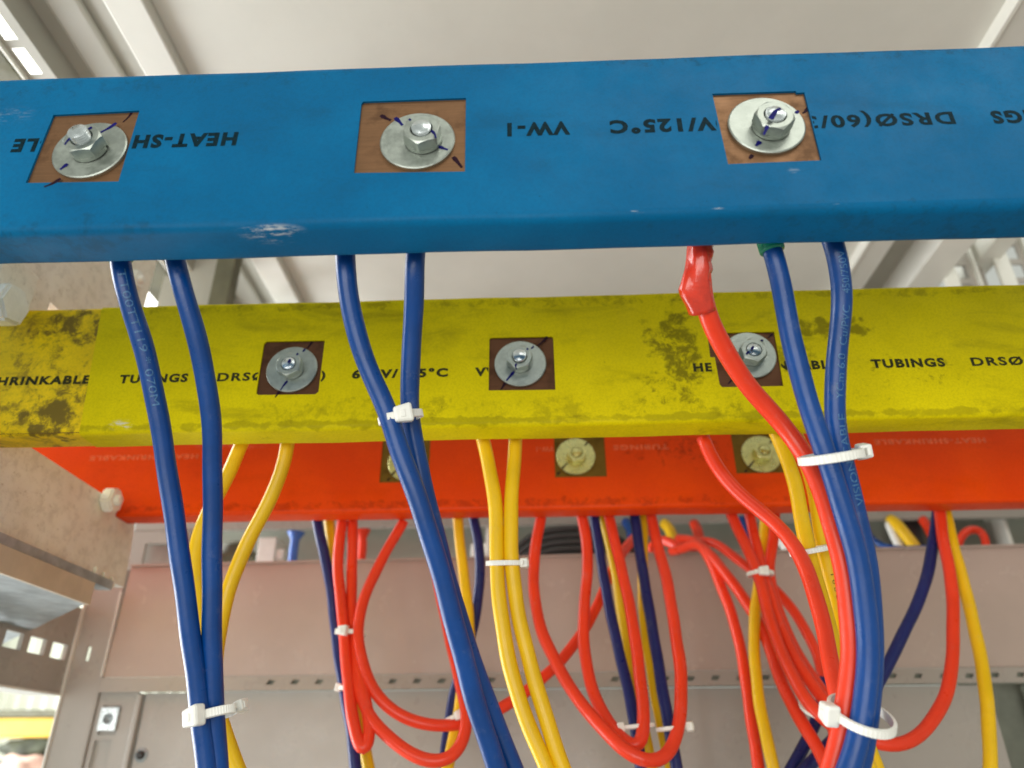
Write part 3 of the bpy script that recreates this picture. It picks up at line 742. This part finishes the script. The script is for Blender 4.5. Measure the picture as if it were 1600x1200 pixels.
# ------------------------------------------------------------------ cables
R0 = 3.9
CAB = {}
def cable(key, label, mat, pts, r=R0, group=None, name='cable', cat='cable', top=None, seg=18):
    """pts: (px, py, Y mm); top: extra world points before the first"""
    P = [atY(x, y, d) for x, y, d in pts]
    if pts[-1][1] >= 1260:                                   # goes on down out of the picture
        dr = (P[-1] - P[-2]).normalized(); P += [P[-1] + Vector((dr.x * 40, dr.y * 40, -60)), P[-1] + Vector((dr.x * 60, dr.y * 50, -320))]
    if top == 'bar':                                         # runs up behind its bar to the lug
        p = P[0]; dr = (P[0] - P[1]).normalized(); q = p + dr * 12; q.y = max(q.y, p.y)
        P = [Vector((q.x + dr.x * 9, p.y + 1, q.z + 26)), q] + P
    C = smooth_path(catmull(P, 3.5), 8)
    rg = random.Random(key); f = [(rg.uniform(.03, .075), rg.uniform(0, 6)) for _ in range(4)]; s_ = 0.0; D_ = []
    for i, c in enumerate(C):                                # hand-laid cable is never quite even
        s_ += 3.5
        D_.append(c + Vector((.32 * math.sin(f[0][0] * s_ + f[0][1]) + .12 * math.sin(.21 * s_ + f[1][1]), .3 * math.sin(f[2][0] * s_ + f[2][1]), 0)))
    C = D_; L_ = s_
    rr = r if callable(r) else (lambda u: r * (1 + .014 * math.sin(u * L_ * .085 + f[3][1]) + .010 * math.sin(u * L_ * .23 + f[1][1])))
    bm = bmesh.new(); add_tube(bm, C, rr, seg)
    o = obj(name, bm, mat, None, True, loc=P[0]); tag(o, label, cat, group)
    CAB[key] = (o, C, r)
    return o
def cable_print(key, text, y_from, y_to, cap, ang, up, mat):
    """print wrapped on a cable between two image heights; up=1 reads upward"""
    o, C, r = CAB[key]
    ss = [0]
    for a, b_ in zip(C, C[1:]): ss.append(ss[-1] + (b_ - a).length)
    def proj_y(p):
        q = M3.transposed() @ p; return 600 - q.y / -q.z * _f
    def s_at(y):
        for i in range(len(C) - 1):
            ya, yb = proj_y(C[i]), proj_y(C[i + 1])
            if (ya - y) * (yb - y) <= 0 and ya != yb: return ss[i] + (ss[i + 1] - ss[i]) * (y - ya) / (yb - ya)
        return 0
    s0, s1 = s_at(y_from), s_at(y_to)
    bm, asp = text_mesh(text, bold=.0)
    bmesh.ops.subdivide_edges(bm, edges=[e for e in bm.edges if e.calc_length() > .3], cuts=1)
    for v in bm.verts:
        u, h = v.co.x, v.co.y
        s_ = s0 + (s1 - s0) * u
        i = 0
        while i < len(ss) - 2 and ss[i + 1] < s_: i += 1
        k = (s_ - ss[i]) / max(ss[i + 1] - ss[i], 1e-6); c = C[i].lerp(C[i + 1], k)
        ta = (C[i + 1] - C[i]).normalized(); tb = (C[min(i + 2, len(C) - 1)] - C[min(i + 1, len(C) - 2)]).normalized()
        tt = ta.lerp(tb, k).normalized()
        view = (-c).normalized(); n = (view - tt * view.dot(tt)).normalized(); side = tt.cross(n)
        if side.x < 0: side = -side                          # side points right in the picture
        hh = (h - .5) * cap * (1 if not up else -1)
        a = ang + hh / r
        v.co = c + (n * math.cos(a) + side * math.sin(a)) * (r * 1.024 + .03)
    p = obj('printed_text', bm, mat, o)
    p.location = -Vector(o.location)

GB = 'blue cables hanging from the blue bar'
cable('B1', 'leftmost blue cable under the blue bar, printed with pale characters', M['cable_blue'],
      [(186, 416, 232), (204, 480, 241), (228, 560, 252), (245, 640, 262), (262, 740, 274), (281, 860, 286), (297, 980, 297), (312, 1100, 308), (322, 1200, 315), (330, 1290, 320)], group=GB, top='bar')
cable('B2', 'blue cable second from left, joining the leftmost one at a tie', M['cable_blue'],
      [(271, 410, 232), (291, 470, 240), (316, 560, 253), (331, 640, 264), (332, 740, 277), (330, 860, 290), (332, 980, 301), (336, 1100, 311), (340, 1200, 318), (344, 1290, 322)], group=GB, top='bar')
cable('B3', 'left blue cable of the middle pair, curving right through a tie over the yellow bar', M['cable_blue'],
      [(539, 405, 232), (546, 470, 240), (562, 547, 248), (598, 627, 256), (625, 707, 262), (648, 765, 266), (680, 860, 275), (712, 980, 288), (742, 1100, 302), (775, 1200, 312), (805, 1290, 320)], group=GB, top='bar')
cable('B4', 'right blue cable of the middle pair, straight down into the same tie', M['cable_blue'],
      [(646, 404, 232), (646, 470, 244), (644, 547, 256), (640, 610, 264), (644, 670, 272), (660, 760, 280), (686, 860, 288), (722, 980, 300), (757, 1090, 312), (801, 1200, 321), (835, 1290, 326)], group=GB, top='bar')
cable('B5', 'blue cable with a green ring at the top, left member of the right pair', M['cable_blue'],
      [(1207, 388, 232), (1230, 493, 243), (1253, 593, 250), (1275, 660, 254), (1292, 713, 257), (1314, 780, 262), (1342, 885, 270), (1354, 990, 277), (1351, 1095, 283), (1327, 1200, 286), (1296, 1290, 288)], group=GB, top='bar')
cable('B6', 'blue cable printed with white size and voltage text, right member of the right pair', M['cable_blue'],
      [(1307, 384, 232), (1315, 455, 242), (1308, 545, 251), (1303, 627, 259), (1311, 693, 264), (1331, 770, 272), (1352, 870, 280), (1362, 980, 288), (1361, 1095, 292), (1344, 1200, 295), (1318, 1290, 297)], group=GB, top='bar')
cable_print('B1', 'TT00TT119 * 070M', 425, 634, 3.0, -.02, 0, M['ink_white'])
cable_print('B6', '450/750V', 460, 395, 3.0, .42, 1, M['ink_white'])
cable_print('B6', 'Cu/PVC', 541, 479, 3.0, .42, 1, M['ink_white'])
cable_print('B6', 'YCm 6.0', 625, 554, 3.0, .42, 1, M['ink_white'])
cable_print('B6', 'VISION CABLE', 790, 648, 3.0, .60, 1, M['ink_white'])

GR = 'red cables'
o = cable('R1', 'bright red cable leaving a crumpled red shrink sleeve under the blue bar', M['cable_red'],
      [(1094, 400, 233), (1095, 450, 240), (1103, 487, 246), (1123, 530, 255), (1154, 580, 264), (1182, 618, 271), (1213, 650, 275), (1243, 687, 278), (1267, 722, 277), (1284, 770, 277), (1306, 840, 277), (1322, 920, 280), (1329, 1000, 284), (1326, 1080, 290), (1314, 1150, 293), (1302, 1200, 296), (1280, 1290, 300)], r=3.8)
bm = bmesh.new()                                             # crumpled shrink sleeve on it
P = [atY(x, y, d) for x, y, d in ((1094, 350, 232), (1094, 388, 233), (1092, 420, 236), (1090, 450, 240), (1093, 470, 243), (1096, 488, 246))]
C = catmull(P, 1.5); T, Ns = frames(C); rings = []
for i, c in enumerate(C):
    ring = []; u = i / (len(C) - 1)
    right = Vector((1, 0, 0)); right = (right - T[i] * right.dot(T[i])).normalized(); fw = T[i].cross(right)
    for k in range(28):
        a = 2 * PI * k / 28
        r = 5.0 + .3 * math.sin(3 * a + u * 7) + .25 * math.sin(7 * a + 11 * u)
        bl = math.exp(-((u - .72) / .13) ** 2); r += 1.7 * bl * max(0, -math.cos(a)) ** 3
        r += .8 * max(0, -math.cos(a)) ** 4 * (u > .72) * (1 - (u - .72) / .28)
        r += .5 * math.sin(u * 38) * max(0, math.cos(a - .4)) ** 6 * (1 if u < .7 else .3)
        ring.append(bm.verts.new(c + (right * math.cos(a) + fw * math.sin(a)) * r))
    rings.append(ring)
for A, B in zip(rings, rings[1:]):
    for k in range(28): j = (k + 1) % 28; bm.faces.new((A[k], A[j], B[j], B[k]))
inner = [bm.verts.new(C[-1] + (v.co - C[-1]) * .8) for v in rings[-1]]
for k in range(28): j = (k + 1) % 28; bm.faces.new((rings[-1][k], rings[-1][j], inner[j], inner[k]))
bm.faces.new(inner)
sh = obj('shrink_sleeve', bm, M['shrink_red'], o, True); sh.location = -Vector(o.location); sh['label'] = 'glossy crumpled red shrink sleeve'
for key, px, py in (('B5', 1203, 391), ('B1', 176, 413)):
    o, C, r = CAB[key]
    p = atY(px, py, 233); bm = bmesh.new()
    i0 = min(range(len(C)), key=lambda i: abs(C[i].z - (p.z + 1.5)))
    c0 = C[i0]; tdir = (C[i0 + 1] - C[i0 - 1]).normalized()
    add_tube(bm, [c0 - tdir * 14, c0 - tdir * 6, c0 + tdir * 0.6, c0 + tdir * 1.3], lambda u: 4.85 if .2 < u < .9 else 4.5, 24)
    q = obj('end_ring', bm, M['shrink_green'], o, True); q.location = -Vector(o.location); q['label'] = 'green shrink ring at the cable top'

GY = 'yellow cables hanging from the yellow bar'
YB = 383
cable('Y1', 'leftmost yellow cable slanting down left behind the blue pair', M['cable_yellow'], [(375, 697, YB), (364, 725, YB), (350, 755, YB), (330, 795, YB), (312, 832, YB), (305, 885, YB), (310, 950, YB), (322, 1030, YB), (338, 1110, YB - 3), (360, 1170, YB - 6), (382, 1230, YB - 8), (400, 1290, YB - 8)], group=GY, top='bar')
cable('Y2', 'second yellow cable curving down left to meet the blue pair', M['cable_yellow'], [(447, 696, YB), (444, 725, YB + 2), (431, 760, YB + 4), (412, 800, YB + 6), (386, 850, YB + 8), (360, 915, YB + 10), (345, 975, YB + 12), (336, 1040, YB + 12), (330, 1120, YB + 12), (326, 1200, YB + 12), (322, 1290, YB + 12)], group=GY, top='bar')
cable('Y3', 'left yellow cable of the tied pair at the centre', M['cable_yellow'], [(755, 689, YB), (768, 752, YB), (775, 809, YB), (776, 885, YB + 1), (783, 955, YB + 3), (794, 1025, YB + 5), (811, 1095, YB + 7), (832, 1150, YB + 8), (853, 1200, YB + 9), (890, 1290, YB + 10)], group=GY, top='bar')
cable('Y4', 'right yellow cable of the tied pair at the centre', M['cable_yellow'], [(805, 688, YB), (800, 752, YB), (798, 809, YB), (801, 885, YB + 1), (809, 955, YB + 4), (824, 1025, YB + 6), (844, 1095, YB + 8), (862, 1150, YB + 9), (880, 1200, YB + 10), (915, 1290, YB + 10)], group=GY, top='bar')
cable('Y5', 'yellow cable left of the right blue bundle, under a white tie', M['cable_yellow'], [(1214, 680, YB), (1235, 727, YB - 1), (1248, 780, YB - 3), (1259, 850, YB - 6), (1276, 915, YB - 8), (1298, 990, YB - 12), (1312, 1060, YB - 16), (1325, 1120, YB - 20), (1345, 1175, YB - 24), (1368, 1230, YB - 26), (1385, 1290, YB - 26)], group=GY, top='bar')
cable('Y6', 'yellow cable between the red cable and its yellow twin at right', M['cable_yellow'], [(1243, 679, YB + 2), (1262, 730, YB + 2), (1275, 780, YB), (1286, 850, YB - 2), (1302, 915, YB - 2), (1316, 990, YB - 4), (1326, 1060, YB - 8), (1336, 1120, YB - 14), (1356, 1175, YB - 18), (1380, 1230, YB - 20), (1400, 1290, YB - 20)], group=GY, top='bar')
cable('R2', 'red cable running from under the yellow bar down into the right bundle', M['cable_red'], [(1099, 684, YB), (1107, 708, YB), (1123, 738, YB - 1), (1142, 760, YB - 2), (1168, 783, YB - 4), (1208, 815, YB - 8), (1240, 848, YB - 14), (1260, 890, YB - 20), (1275, 930, YB - 26), (1290, 990, YB - 34), (1303, 1060, YB - 44), (1314, 1110, YB - 52), (1322, 1180, YB - 58), (1320, 1290, YB - 60)], group=GR, r=3.75)
cable_print('Y6', '0 0 0 1 1 0 0 0 1', 1000, 900, 1.6, .3, 1, M['ink_black'])

# ---- cables of the red bar and the loops beyond
D = 535
GD = 'dark blue cables behind the red bar'
GO = 'yellow cables behind the red bar'
cable('N1', 'dark blue cable left of the red looped bunch', M['cable_navy'], [(496, 812, D), (505, 860, D), (517, 920, D), (530, 1025, D), (541, 1100, D - 4), (553, 1165, D - 8), (558, 1220, D - 10), (562, 1290, D - 10)], r=3.9, group=GD, top='bar')
cable('O1', 'orange yellow cable hidden behind the left red bunch', M['cable_yellow'], [(515, 812, D + 9), (519, 850, D + 9), (526, 920, D + 9), (540, 1025, D + 9), (556, 1110, D + 8), (573, 1180, D + 6), (584, 1240, D + 4), (592, 1290, D + 2)], r=3.9, group=GO, top='bar')
cable('RA', 'narrow red loop hanging at the left tie', M['cable_red'], [(535, 814, D - 6), (529, 850, D - 7), (527, 890, D - 9), (534, 950, D - 12), (540, 1010, D - 16), (545, 1065, D - 20), (552, 1125, D - 26), (560, 1165, D - 30), (569, 1180, D - 32), (577, 1165, D - 30), (577, 1130, D - 26), (568, 1080, D - 22), (556, 1030, D - 14), (550, 985, D - 10), (549, 930, D - 6), (551, 870, D - 3), (552, 814, D - 3)], r=3.9, group=GR)
cable('RC', 'red cable sweeping from the left tie under the blue pair up to the right', M['cable_red'], [(631, 814, D - 8), (601, 867, D - 10), (583, 902, D - 12), (567, 937, D - 14), (558, 975, D - 16), (561, 1012, D - 18), (576, 1062, D - 20), (600, 1100, D - 22), (632, 1122, D - 22), (672, 1134, D - 20), (712, 1133, D - 16), (752, 1122, D - 10), (792, 1102, D - 4), (850, 1058, D + 6), (888, 1018, D + 12), (930, 955, D + 20), (958, 888, D + 34), (984, 848, D + 60), (1012, 830, D + 120)], r=3.8, group=GR)
cable('RD', 'lower red loop from the left tie turning up behind the blue pair', M['cable_red'], [(548, 950, D - 4), (551, 1000, D - 10), (557, 1060, D - 18), (573, 1110, D - 24), (601, 1147, D - 30), (640, 1178, D - 34), (678, 1193, D - 36), (710, 1184, D - 34), (727, 1155, D - 30), (731, 1120, D - 26), (722, 1075, D - 20), (708, 1020, D - 14), (694, 960, D - 8), (680, 880, D - 3), (674, 812, D)], r=3.9, group=GR)
cable('O2', 'orange yellow cable passing behind the middle blue pair', M['cable_yellow'], [(716, 811, D + 2), (722, 880, D + 2), (731, 955, D), (734, 1020, D - 2), (722, 1077, D - 6), (715, 1125, D - 10), (704, 1175, D - 14), (693, 1225, D - 16), (684, 1290, D - 16)], r=3.9, group=GO, top='bar')
cable('N2', 'dark blue cable just right of the middle blue pair', M['cable_navy'], [(741, 811, D + 9), (750, 862, D + 9), (748, 920, D + 9), (738, 985, D + 9), (722, 1040, D + 8), (710, 1085, D + 6), (701, 1135, D + 2), (694, 1190, D), (688, 1290, D)], r=3.8, group=GD, top='bar')
cable('RE', 'widest red loop at the centre, closing at the bottom right', M['cable_red'], [(845, 806, D - 2), (838, 845, D - 3), (834, 890, D - 6), (837, 945, D - 10), (847, 990, D - 14), (863, 1025, D - 20), (881, 1060, D - 26), (904, 1095, D - 34), (935, 1130, D - 42), (965, 1163, D - 50), (1000, 1188, D - 54), (1030, 1192, D - 52), (1050, 1172, D - 46), (1060, 1135, D - 40), (1064, 1085, D - 34), (1063, 1040, D - 28), (1056, 990, D - 22), (1048, 937, D - 14), (1038, 890, D - 8), (1026, 852, D - 4), (1017, 804, D - 2)], r=4.0, group=GR, top='bar')
cable('RG', 'inner red loop beside the navy cables at the centre', M['cable_red'], [(908, 805, D - 2), (916, 845, D - 2), (918, 885, D - 4), (914, 940, D - 6), (912, 990, D - 8), (917, 1042, D - 14), (930, 1092, D - 22), (950, 1130, D - 30), (975, 1160, D - 38), (995, 1176, D - 42), (1005, 1160, D - 40), (1007, 1125, D - 36), (1001, 1060, D - 26), (991, 990, D - 18), (981, 937, D - 14), (966, 870, D - 8), (951, 804, D - 2)], r=4.0, group=GR, top='bar')
cable('N3', 'dark blue cable between the two inner red loops', M['cable_navy'], [(928, 806, D + 6), (941, 885, D + 4), (954, 955, D), (969, 1025, D - 6), (984, 1090, D - 12), (994, 1150, D - 16), (1003, 1215, D - 18), (1012, 1290, D - 18)], r=3.8, group=GD, top='bar')
cable('O3', 'yellow orange cable beside the inner red loop', M['cable_yellow'], [(941, 805, D + 12), (955, 860, D + 11), (966, 910, D + 9), (973, 960, D + 8), (982, 1025, D + 4), (992, 1080, D), (1006, 1140, D - 4), (1018, 1195, D - 6), (1032, 1290, D - 8)], r=3.9, group=GO, top='bar')
cable('N4', 'dark blue cable running down the middle of the wide red loop', M['cable_navy'], [(992, 803, D + 4), (1003, 885, D + 2), (1014, 955, D - 1), (1027, 1025, D - 5), (1039, 1095, D - 10), (1049, 1150, D - 13), (1058, 1210, D - 15), (1068, 1290, D - 15)], r=3.9, group=GD, top='bar')
cable('O4', 'yellow cable beside the dark blue one inside the wide red loop', M['cable_yellow'], [(1004, 803, D + 14), (1004, 880, D + 14), (1005, 955, D + 12), (1014, 1020, D + 8), (1027, 1092, D + 2), (1038, 1150, D - 2), (1050, 1205, D - 4), (1066, 1290, D - 4)], r=3.9, group=GO, top='bar')
E2 = 590
cable('RJ', 'red cable arching over the band and falling farthest left of the right group', M['cable_red'], [(1050, 862, E2 + 60), (1066, 858, E2 + 40), (1088, 850, E2 + 20), (1104, 866, E2), (1125, 913, E2 - 12), (1145, 962, E2 - 20), (1160, 1025, E2 - 28), (1169, 1095, E2 - 36), (1177, 1147, E2 - 40), (1187, 1205, E2 - 44), (1198, 1290, E2 - 46)], r=4.0, group=GR)
cable('RK', 'red cable running diagonally from the band to the bottom of the right bundle', M['cable_red'], [(1060, 842, E2 + 60), (1085, 846, E2 + 30), (1113, 870, E2 - 6), (1142, 906, E2 - 20), (1170, 946, E2 - 32), (1195, 990, E2 - 44), (1212, 1042, E2 - 56), (1231, 1090, E2 - 68), (1254, 1132, E2 - 78), (1278, 1170, E2 - 84), (1298, 1215, E2 - 90), (1325, 1290, E2 - 94)], r=4.1, group=GR)
cable('RL', 'thin red cable passing behind the small tie into the bundle', M['cable_red'], [(1092, 850, E2 + 60), (1094, 845, E2 + 40), (1121, 850, E2 + 20), (1152, 875, E2 + 4), (1180, 894, E2 - 4), (1206, 915, E2 - 10), (1236, 948, E2 - 18), (1261, 990, E2 - 26), (1280, 1032, E2 - 34), (1290, 1080, E2 - 42), (1300, 1130, E2 - 50), (1315, 1200, E2 - 54)], r=3.7, group=GR)
cable('RM', 'left red cable of the small tied bunch under the red bar', M['cable_red'], [(1142, 803, D), (1160, 843, D - 3), (1178, 880, D - 6), (1191, 920, D - 10), (1201, 962, D - 14), (1216, 1004, D - 20), (1234, 1046, D - 28), (1254, 1085, D - 36), (1276, 1116, D - 42), (1306, 1138, D - 46), (1340, 1160, D - 44)], r=4.0, group=GR, top='bar')
cable('RN', 'middle red cable of the small tied bunch under the red bar', M['cable_red'], [(1171, 803, D + 4), (1180, 843, D + 2), (1188, 880, D), (1201, 920, D - 4), (1213, 960, D - 8), (1229, 1000, D - 14), (1246, 1035, D - 20), (1268, 1070, D - 28), (1290, 1100, D - 34), (1320, 1128, D - 38), (1345, 1150, D - 38)], r=3.9, group=GR, top='bar')
cable('RO', 'short dark red cable at the right of the small tied bunch', M['cable_red'], [(1212, 803, D + 9), (1208, 850, D + 8), (1200, 890, D + 6), (1208, 930, D + 2), (1224, 975, D - 2), (1243, 1015, D - 8), (1264, 1050, D - 16), (1288, 1085, D - 24), (1318, 1120, D - 30), (1340, 1145, D - 32)], r=3.8, group=GR, top='bar')
cable('O5', 'yellow cable behind the small tied red bunch', M['cable_yellow'], [(1197, 803, D + 16), (1193, 850, D + 16), (1185, 913, D + 14), (1180, 960, D + 12), (1179, 1010, D + 10), (1182, 1060, D + 6), (1188, 1112, D + 2), (1199, 1160, D - 2), (1211, 1210, D - 4), (1228, 1290, D - 6)], r=3.9, group=GO, top='bar')
cable('N6', 'dark blue cable slanting from the red bar down left behind the bundle', M['cable_navy'], [(1466, 792, D + 6), (1461, 835, D + 6), (1447, 910, D + 5), (1425, 962, D + 5), (1400, 1011, D + 4), (1378, 1056, D + 4), (1345, 1105, D + 2), (1306, 1153, D), (1270, 1190, D - 2), (1230, 1232, D - 2), (1180, 1290, D - 2)], r=4.0, group=GD)
cable('N5', 'dark blue cable crossing low behind the red cables left of the bundle', M['cable_navy'], [(1291, 1060, D + 10), (1284, 1100, D + 10), (1272, 1135, D + 10), (1252, 1172, D + 10), (1234, 1205, D + 8), (1195, 1290, D + 8)], r=3.9, group=GD)
cable('RP', 'long red cable hanging in a wide curve at the right, swinging back left', M['cable_red'], [(1469, 797, D - 2), (1474, 850, D - 4), (1485, 903, D - 8), (1490, 955, D - 12), (1490, 1007, D - 17), (1485, 1058, D - 22), (1473, 1097, D - 27), (1453, 1131, D - 32), (1430, 1156, D - 36), (1402, 1167, D - 38), (1372, 1162, D - 38), (1340, 1150, D - 36)], r=4.0, group=GR, top='bar')
cable('O6', 'long yellow cable at the far right running down out of the picture', M['cable_yellow'], [(1478, 800, D + 8), (1490, 858, D + 4), (1505, 910, D), (1519, 965, D - 6), (1531, 1018, D - 12), (1539, 1070, D - 18), (1544, 1130, D - 24), (1547, 1200, D - 28), (1548, 1290, D - 30)], r=4.1, group=GO, top='bar')
# small wires behind the band
K = 700
cable('W1', 'thin blue wire sagging along the band top at right', M['cable_blue'], [(1348, 815, K), (1358, 838, K), (1374, 851, K), (1404, 858, K - 20), (1446, 857, K - 30), (1470, 850, K - 10)], r=3.0, group='short wires behind the band')
cable('W2', 'yellow wire end behind the band near the right', M['cable_yellow'], [(1392, 812, K + 30), (1402, 818, K + 20), (1416, 838, K + 15), (1432, 858, K + 10), (1440, 880, K + 10)], r=5.4, group='short wires behind the band')
cable('W3', 'white wire end beside the yellow one behind the band', M['nylon'], [(1388, 818, K + 30), (1397, 838, K + 25), (1407, 856, K + 20), (1416, 880, K + 20)], r=4.2, group='short wires behind the band')
cable('W4', 'short red wire leaning against the dark fuse holder', M['cable_red'], [(1441, 811, K + 40), (1450, 822, K + 35), (1458, 842, K + 25), (1464, 862, K + 20)], r=4.4, group='short wires behind the band')
cable('W5', 'small red wire ring above the band at the right', M['cable_red'], [(1494, 880, K), (1497, 848, K), (1507, 830, K), (1523, 824, K), (1537, 830, K), (1541, 850, K), (1538, 880, K)], r=3.6, group='short wires behind the band')
cable('W6', 'yellow sleeve end on the red wires above the band at centre', M['cable_yellow'], [(1038, 818, K + 10), (1048, 828, K), (1052, 845, K - 10), (1056, 852, K - 20)], r=5.2, group='short wires behind the band')
cable('W7', 'pinkish red wire stub standing above the band at centre right', M['cable_red'], [(1085, 818, K + 30), (1091, 828, K + 20), (1092, 848, K), (1094, 862, K - 20)], r=5.0, group='short wires behind the band')
cable('W8', 'blue wire stub with flared end above the band at left', M['stub_blue'], [(463, 832, K), (461, 845, K), (458, 868, K), (455, 895, K)], r=lambda u: 4.2 + 4.6 * max(0, 1 - u * 6), group='short wires behind the band')
cable('W9', 'pink red wire stub above the band beside the red bunch', M['cable_red'], [(566, 829, K), (567, 842, K), (565, 866, K), (562, 895, K)], r=lambda u: 4.2 + 4.4 * max(0, 1 - u * 6), group='short wires behind the band')
cable('W10', 'small blue wire tip behind the navy cable at centre', M['cable_blue'], [(978, 816, K + 30), (985, 826, K + 20), (990, 850, K + 10)], r=5.0, group='short wires behind the band')
cable('W11', 'small blue wire tip behind the tied red bunch', M['cable_blue'], [(1160, 812, K + 40), (1166, 822, K + 30), (1172, 850, K + 20)], r=5.0, group='short wires behind the band')
cable('W12', 'white capped wire behind the red cable at right of centre', M['nylon'], [(1222, 842, K + 20), (1230, 852, K + 10), (1240, 866, K)], r=6.5, group='short wires behind the band')
cable('W13', 'red wire loop resting on the band top at centre', M['cable_red'], [(1016, 862, K - 20), (1022, 846, K - 20), (1040, 842, K - 30), (1062, 858, K - 40), (1080, 860, K - 45), (1096, 850, K - 50)], r=4.6, group='short wires behind the band')
tops = ['topmost', 'second', 'third', 'fourth', 'lowest']
for k in range(5):
    y = 826 + 10.5 * k
    cable('K%d' % k, '%s black cable of the arched bunch behind the band' % tops[k], M['cable_black'],
          [(776 + 6 * k, 905 + 3 * k, K + 30), (800 + 4 * k, 868 + 8 * k, K + 24 - 2 * k), (826 + 2 * k, y + 14, K + 20 - 3 * k), (858, y + 3, K + 18 - 3 * k), (895, y, K + 16 - 3 * k), (930, y + 2, K + 16 - 3 * k), (965 - 2 * k, y + 14, K + 20), (992 - 3 * k, y + 38, K + 24), (1010, 910, K + 30)], r=3.4, group='black cables arched behind the band')

# ------------------------------------------------------------------ cable ties
def tie(px, py, Y, rx, ry, label, head_ang, tilt=0.0, wid=3.4, lean=0.0, hs=1.0, tail=1.0, head_dir=1, hflat=False):
    """ring of strap round a bundle; rx, ry half widths; head_ang where the head sits (0 = right, 90 = towards viewer)"""
    c = atY(px, py, Y)
    t = thing('cable_tie', c, label, 'cable tie', 'white nylon cable ties')
    rt = Matrix.Rotation(tilt, 3, 'Y') @ Matrix.Rotation(lean, 3, 'X')
    def pos(a, k=0, dz=0): return c + rt @ Vector(((rx + k) * math.cos(a), -(ry + k) * math.sin(a), dz))
    bm = bmesh.new(); N = 96; rings = []
    for i in range(N):
        a = 2 * PI * i / N; rib = .18 if i % 2 else 0
        th = 1.1 + rib; b2 = wid / 2
        rings.append([bm.verts.new(pos(a, q, z)) for q, z in ((0, -b2), (th, -b2 * .82), (th, b2 * .82), (0, b2))])
    for i in range(N):
        A, B = rings[i], rings[(i + 1) % N]
        for k in range(4): bm.faces.new((A[k], A[(k + 1) % 4], B[(k + 1) % 4], B[k]))
    obj('strap', bm, M['nylon'], t, loc=c)
    a = math.radians(head_ang); p = pos(a, 1.6)
    rad = (rt @ Vector((rx * math.cos(a) / rx, -math.sin(a), 0))).normalized(); tan = (rt @ Vector((-math.sin(a), -math.cos(a), 0))).normalized(); upv = rad.cross(tan).normalized()
    if upv.z < 0: upv = -upv
    Mx = Matrix((tan, rad, upv)).transposed()
    bm = bmesh.new(); add_box(bm, (-3.4 * hs, -1.6, -3.3 * hs), (3.0 * hs, 3.0 * hs, 3.3 * hs), 0.9 * hs); add_box(bm, (-.9, 3.0 * hs - .2, -1.6), (.9, 3.0 * hs + .35, 1.2), .2)
    for v in bm.verts:
        if v.co.x > 0 and abs(v.co.z) > 2 * hs: v.co.z *= .82
        v.co = Mx @ v.co + p
    h = obj('head', bm, M['nylon'], t, loc=p)
    if tail:
        bm = bmesh.new(); add_box(bm, (2.6 * hs, -.5, -wid * .42), (2.6 * hs + 3.2 * tail, .8, wid * .42), .3)
        for v in bm.verts: v.co = Mx @ v.co + p
        obj('tail', bm, M['nylon'], t, loc=p)
R_ = math.radians
tie(332, 1116, 309, 7.6, 4.4, 'white tie low on the leftmost blue pair', 118, tilt=R_(-14), wid=3.6, hs=1.2)
tie(345, 1116, 322, 7.0, 5.6, 'second tie head peeking out right of the leftmost blue pair', 12, tilt=R_(-20), wid=2.6, hs=.8)
tie(626, 652, 263, 7.7, 6.0, 'white tie on the middle blue pair in front of the yellow bar', 80, tilt=R_(-12), wid=3.4, lean=R_(18), hs=1.12)
tie(1298, 714, 263, 10.4, 11.6, 'white tie round the red and two blue cables in front of the red bar', 4, tilt=R_(-9), wid=3.6, hs=.95, lean=R_(21))
tie(1345, 1117, 291, 9.4, 14.5, 'large white tie low on the right blue and red bundle', 172, tilt=R_(8), wid=3.2, lean=R_(27), hs=1.15, tail=1.3)
tie(788, 880, 384, 8.4, 4.6, 'white tie on the central yellow pair', 8, tilt=R_(0), wid=2.8, hs=.85, lean=R_(11))
tie(1268, 860, 372, 9.8, 7.5, 'white tie round the red and yellow cables at right', 30, tilt=R_(-10), wid=2.7, hs=.85, lean=R_(13))
tie(548, 989, 524, 9.6, 7.5, 'white tie gathering the left red bunch', 106, tilt=R_(4), wid=3.2, hs=1.05)
tie(548, 1078, 522, 6.4, 9.0, 'white tie tip at the left edge of the red bunch, lower down', 178, tilt=R_(10), wid=2.8, hs=.8)
tie(712, 1121, 524, 6.8, 6.4, 'white tie on the orange cable near the red curve at lower centre', 70, tilt=R_(-20), wid=3, hs=1.0)
tie(996, 1135, 504, 9.4, 7.5, 'left one of the two small ties low in the central red loops', 165, tilt=R_(-5), wid=2.4, hs=.95)
tie(1050, 1138, 500, 8.6, 7.0, 'right one of the two small ties low in the central red loops', 15, tilt=R_(-5), wid=2.4, hs=.95)
tie(1188, 897, 530, 8.2, 7.4, 'white tie on the small red bunch under the red bar', 92, tilt=R_(0), wid=3.0, hs=1.05)
tie(1274, 1104, 501, 7.4, 13, 'white tie round the lower red bunch left of the blue bundle', 28, tilt=R_(-8), wid=2.6, lean=R_(30), hs=.9)
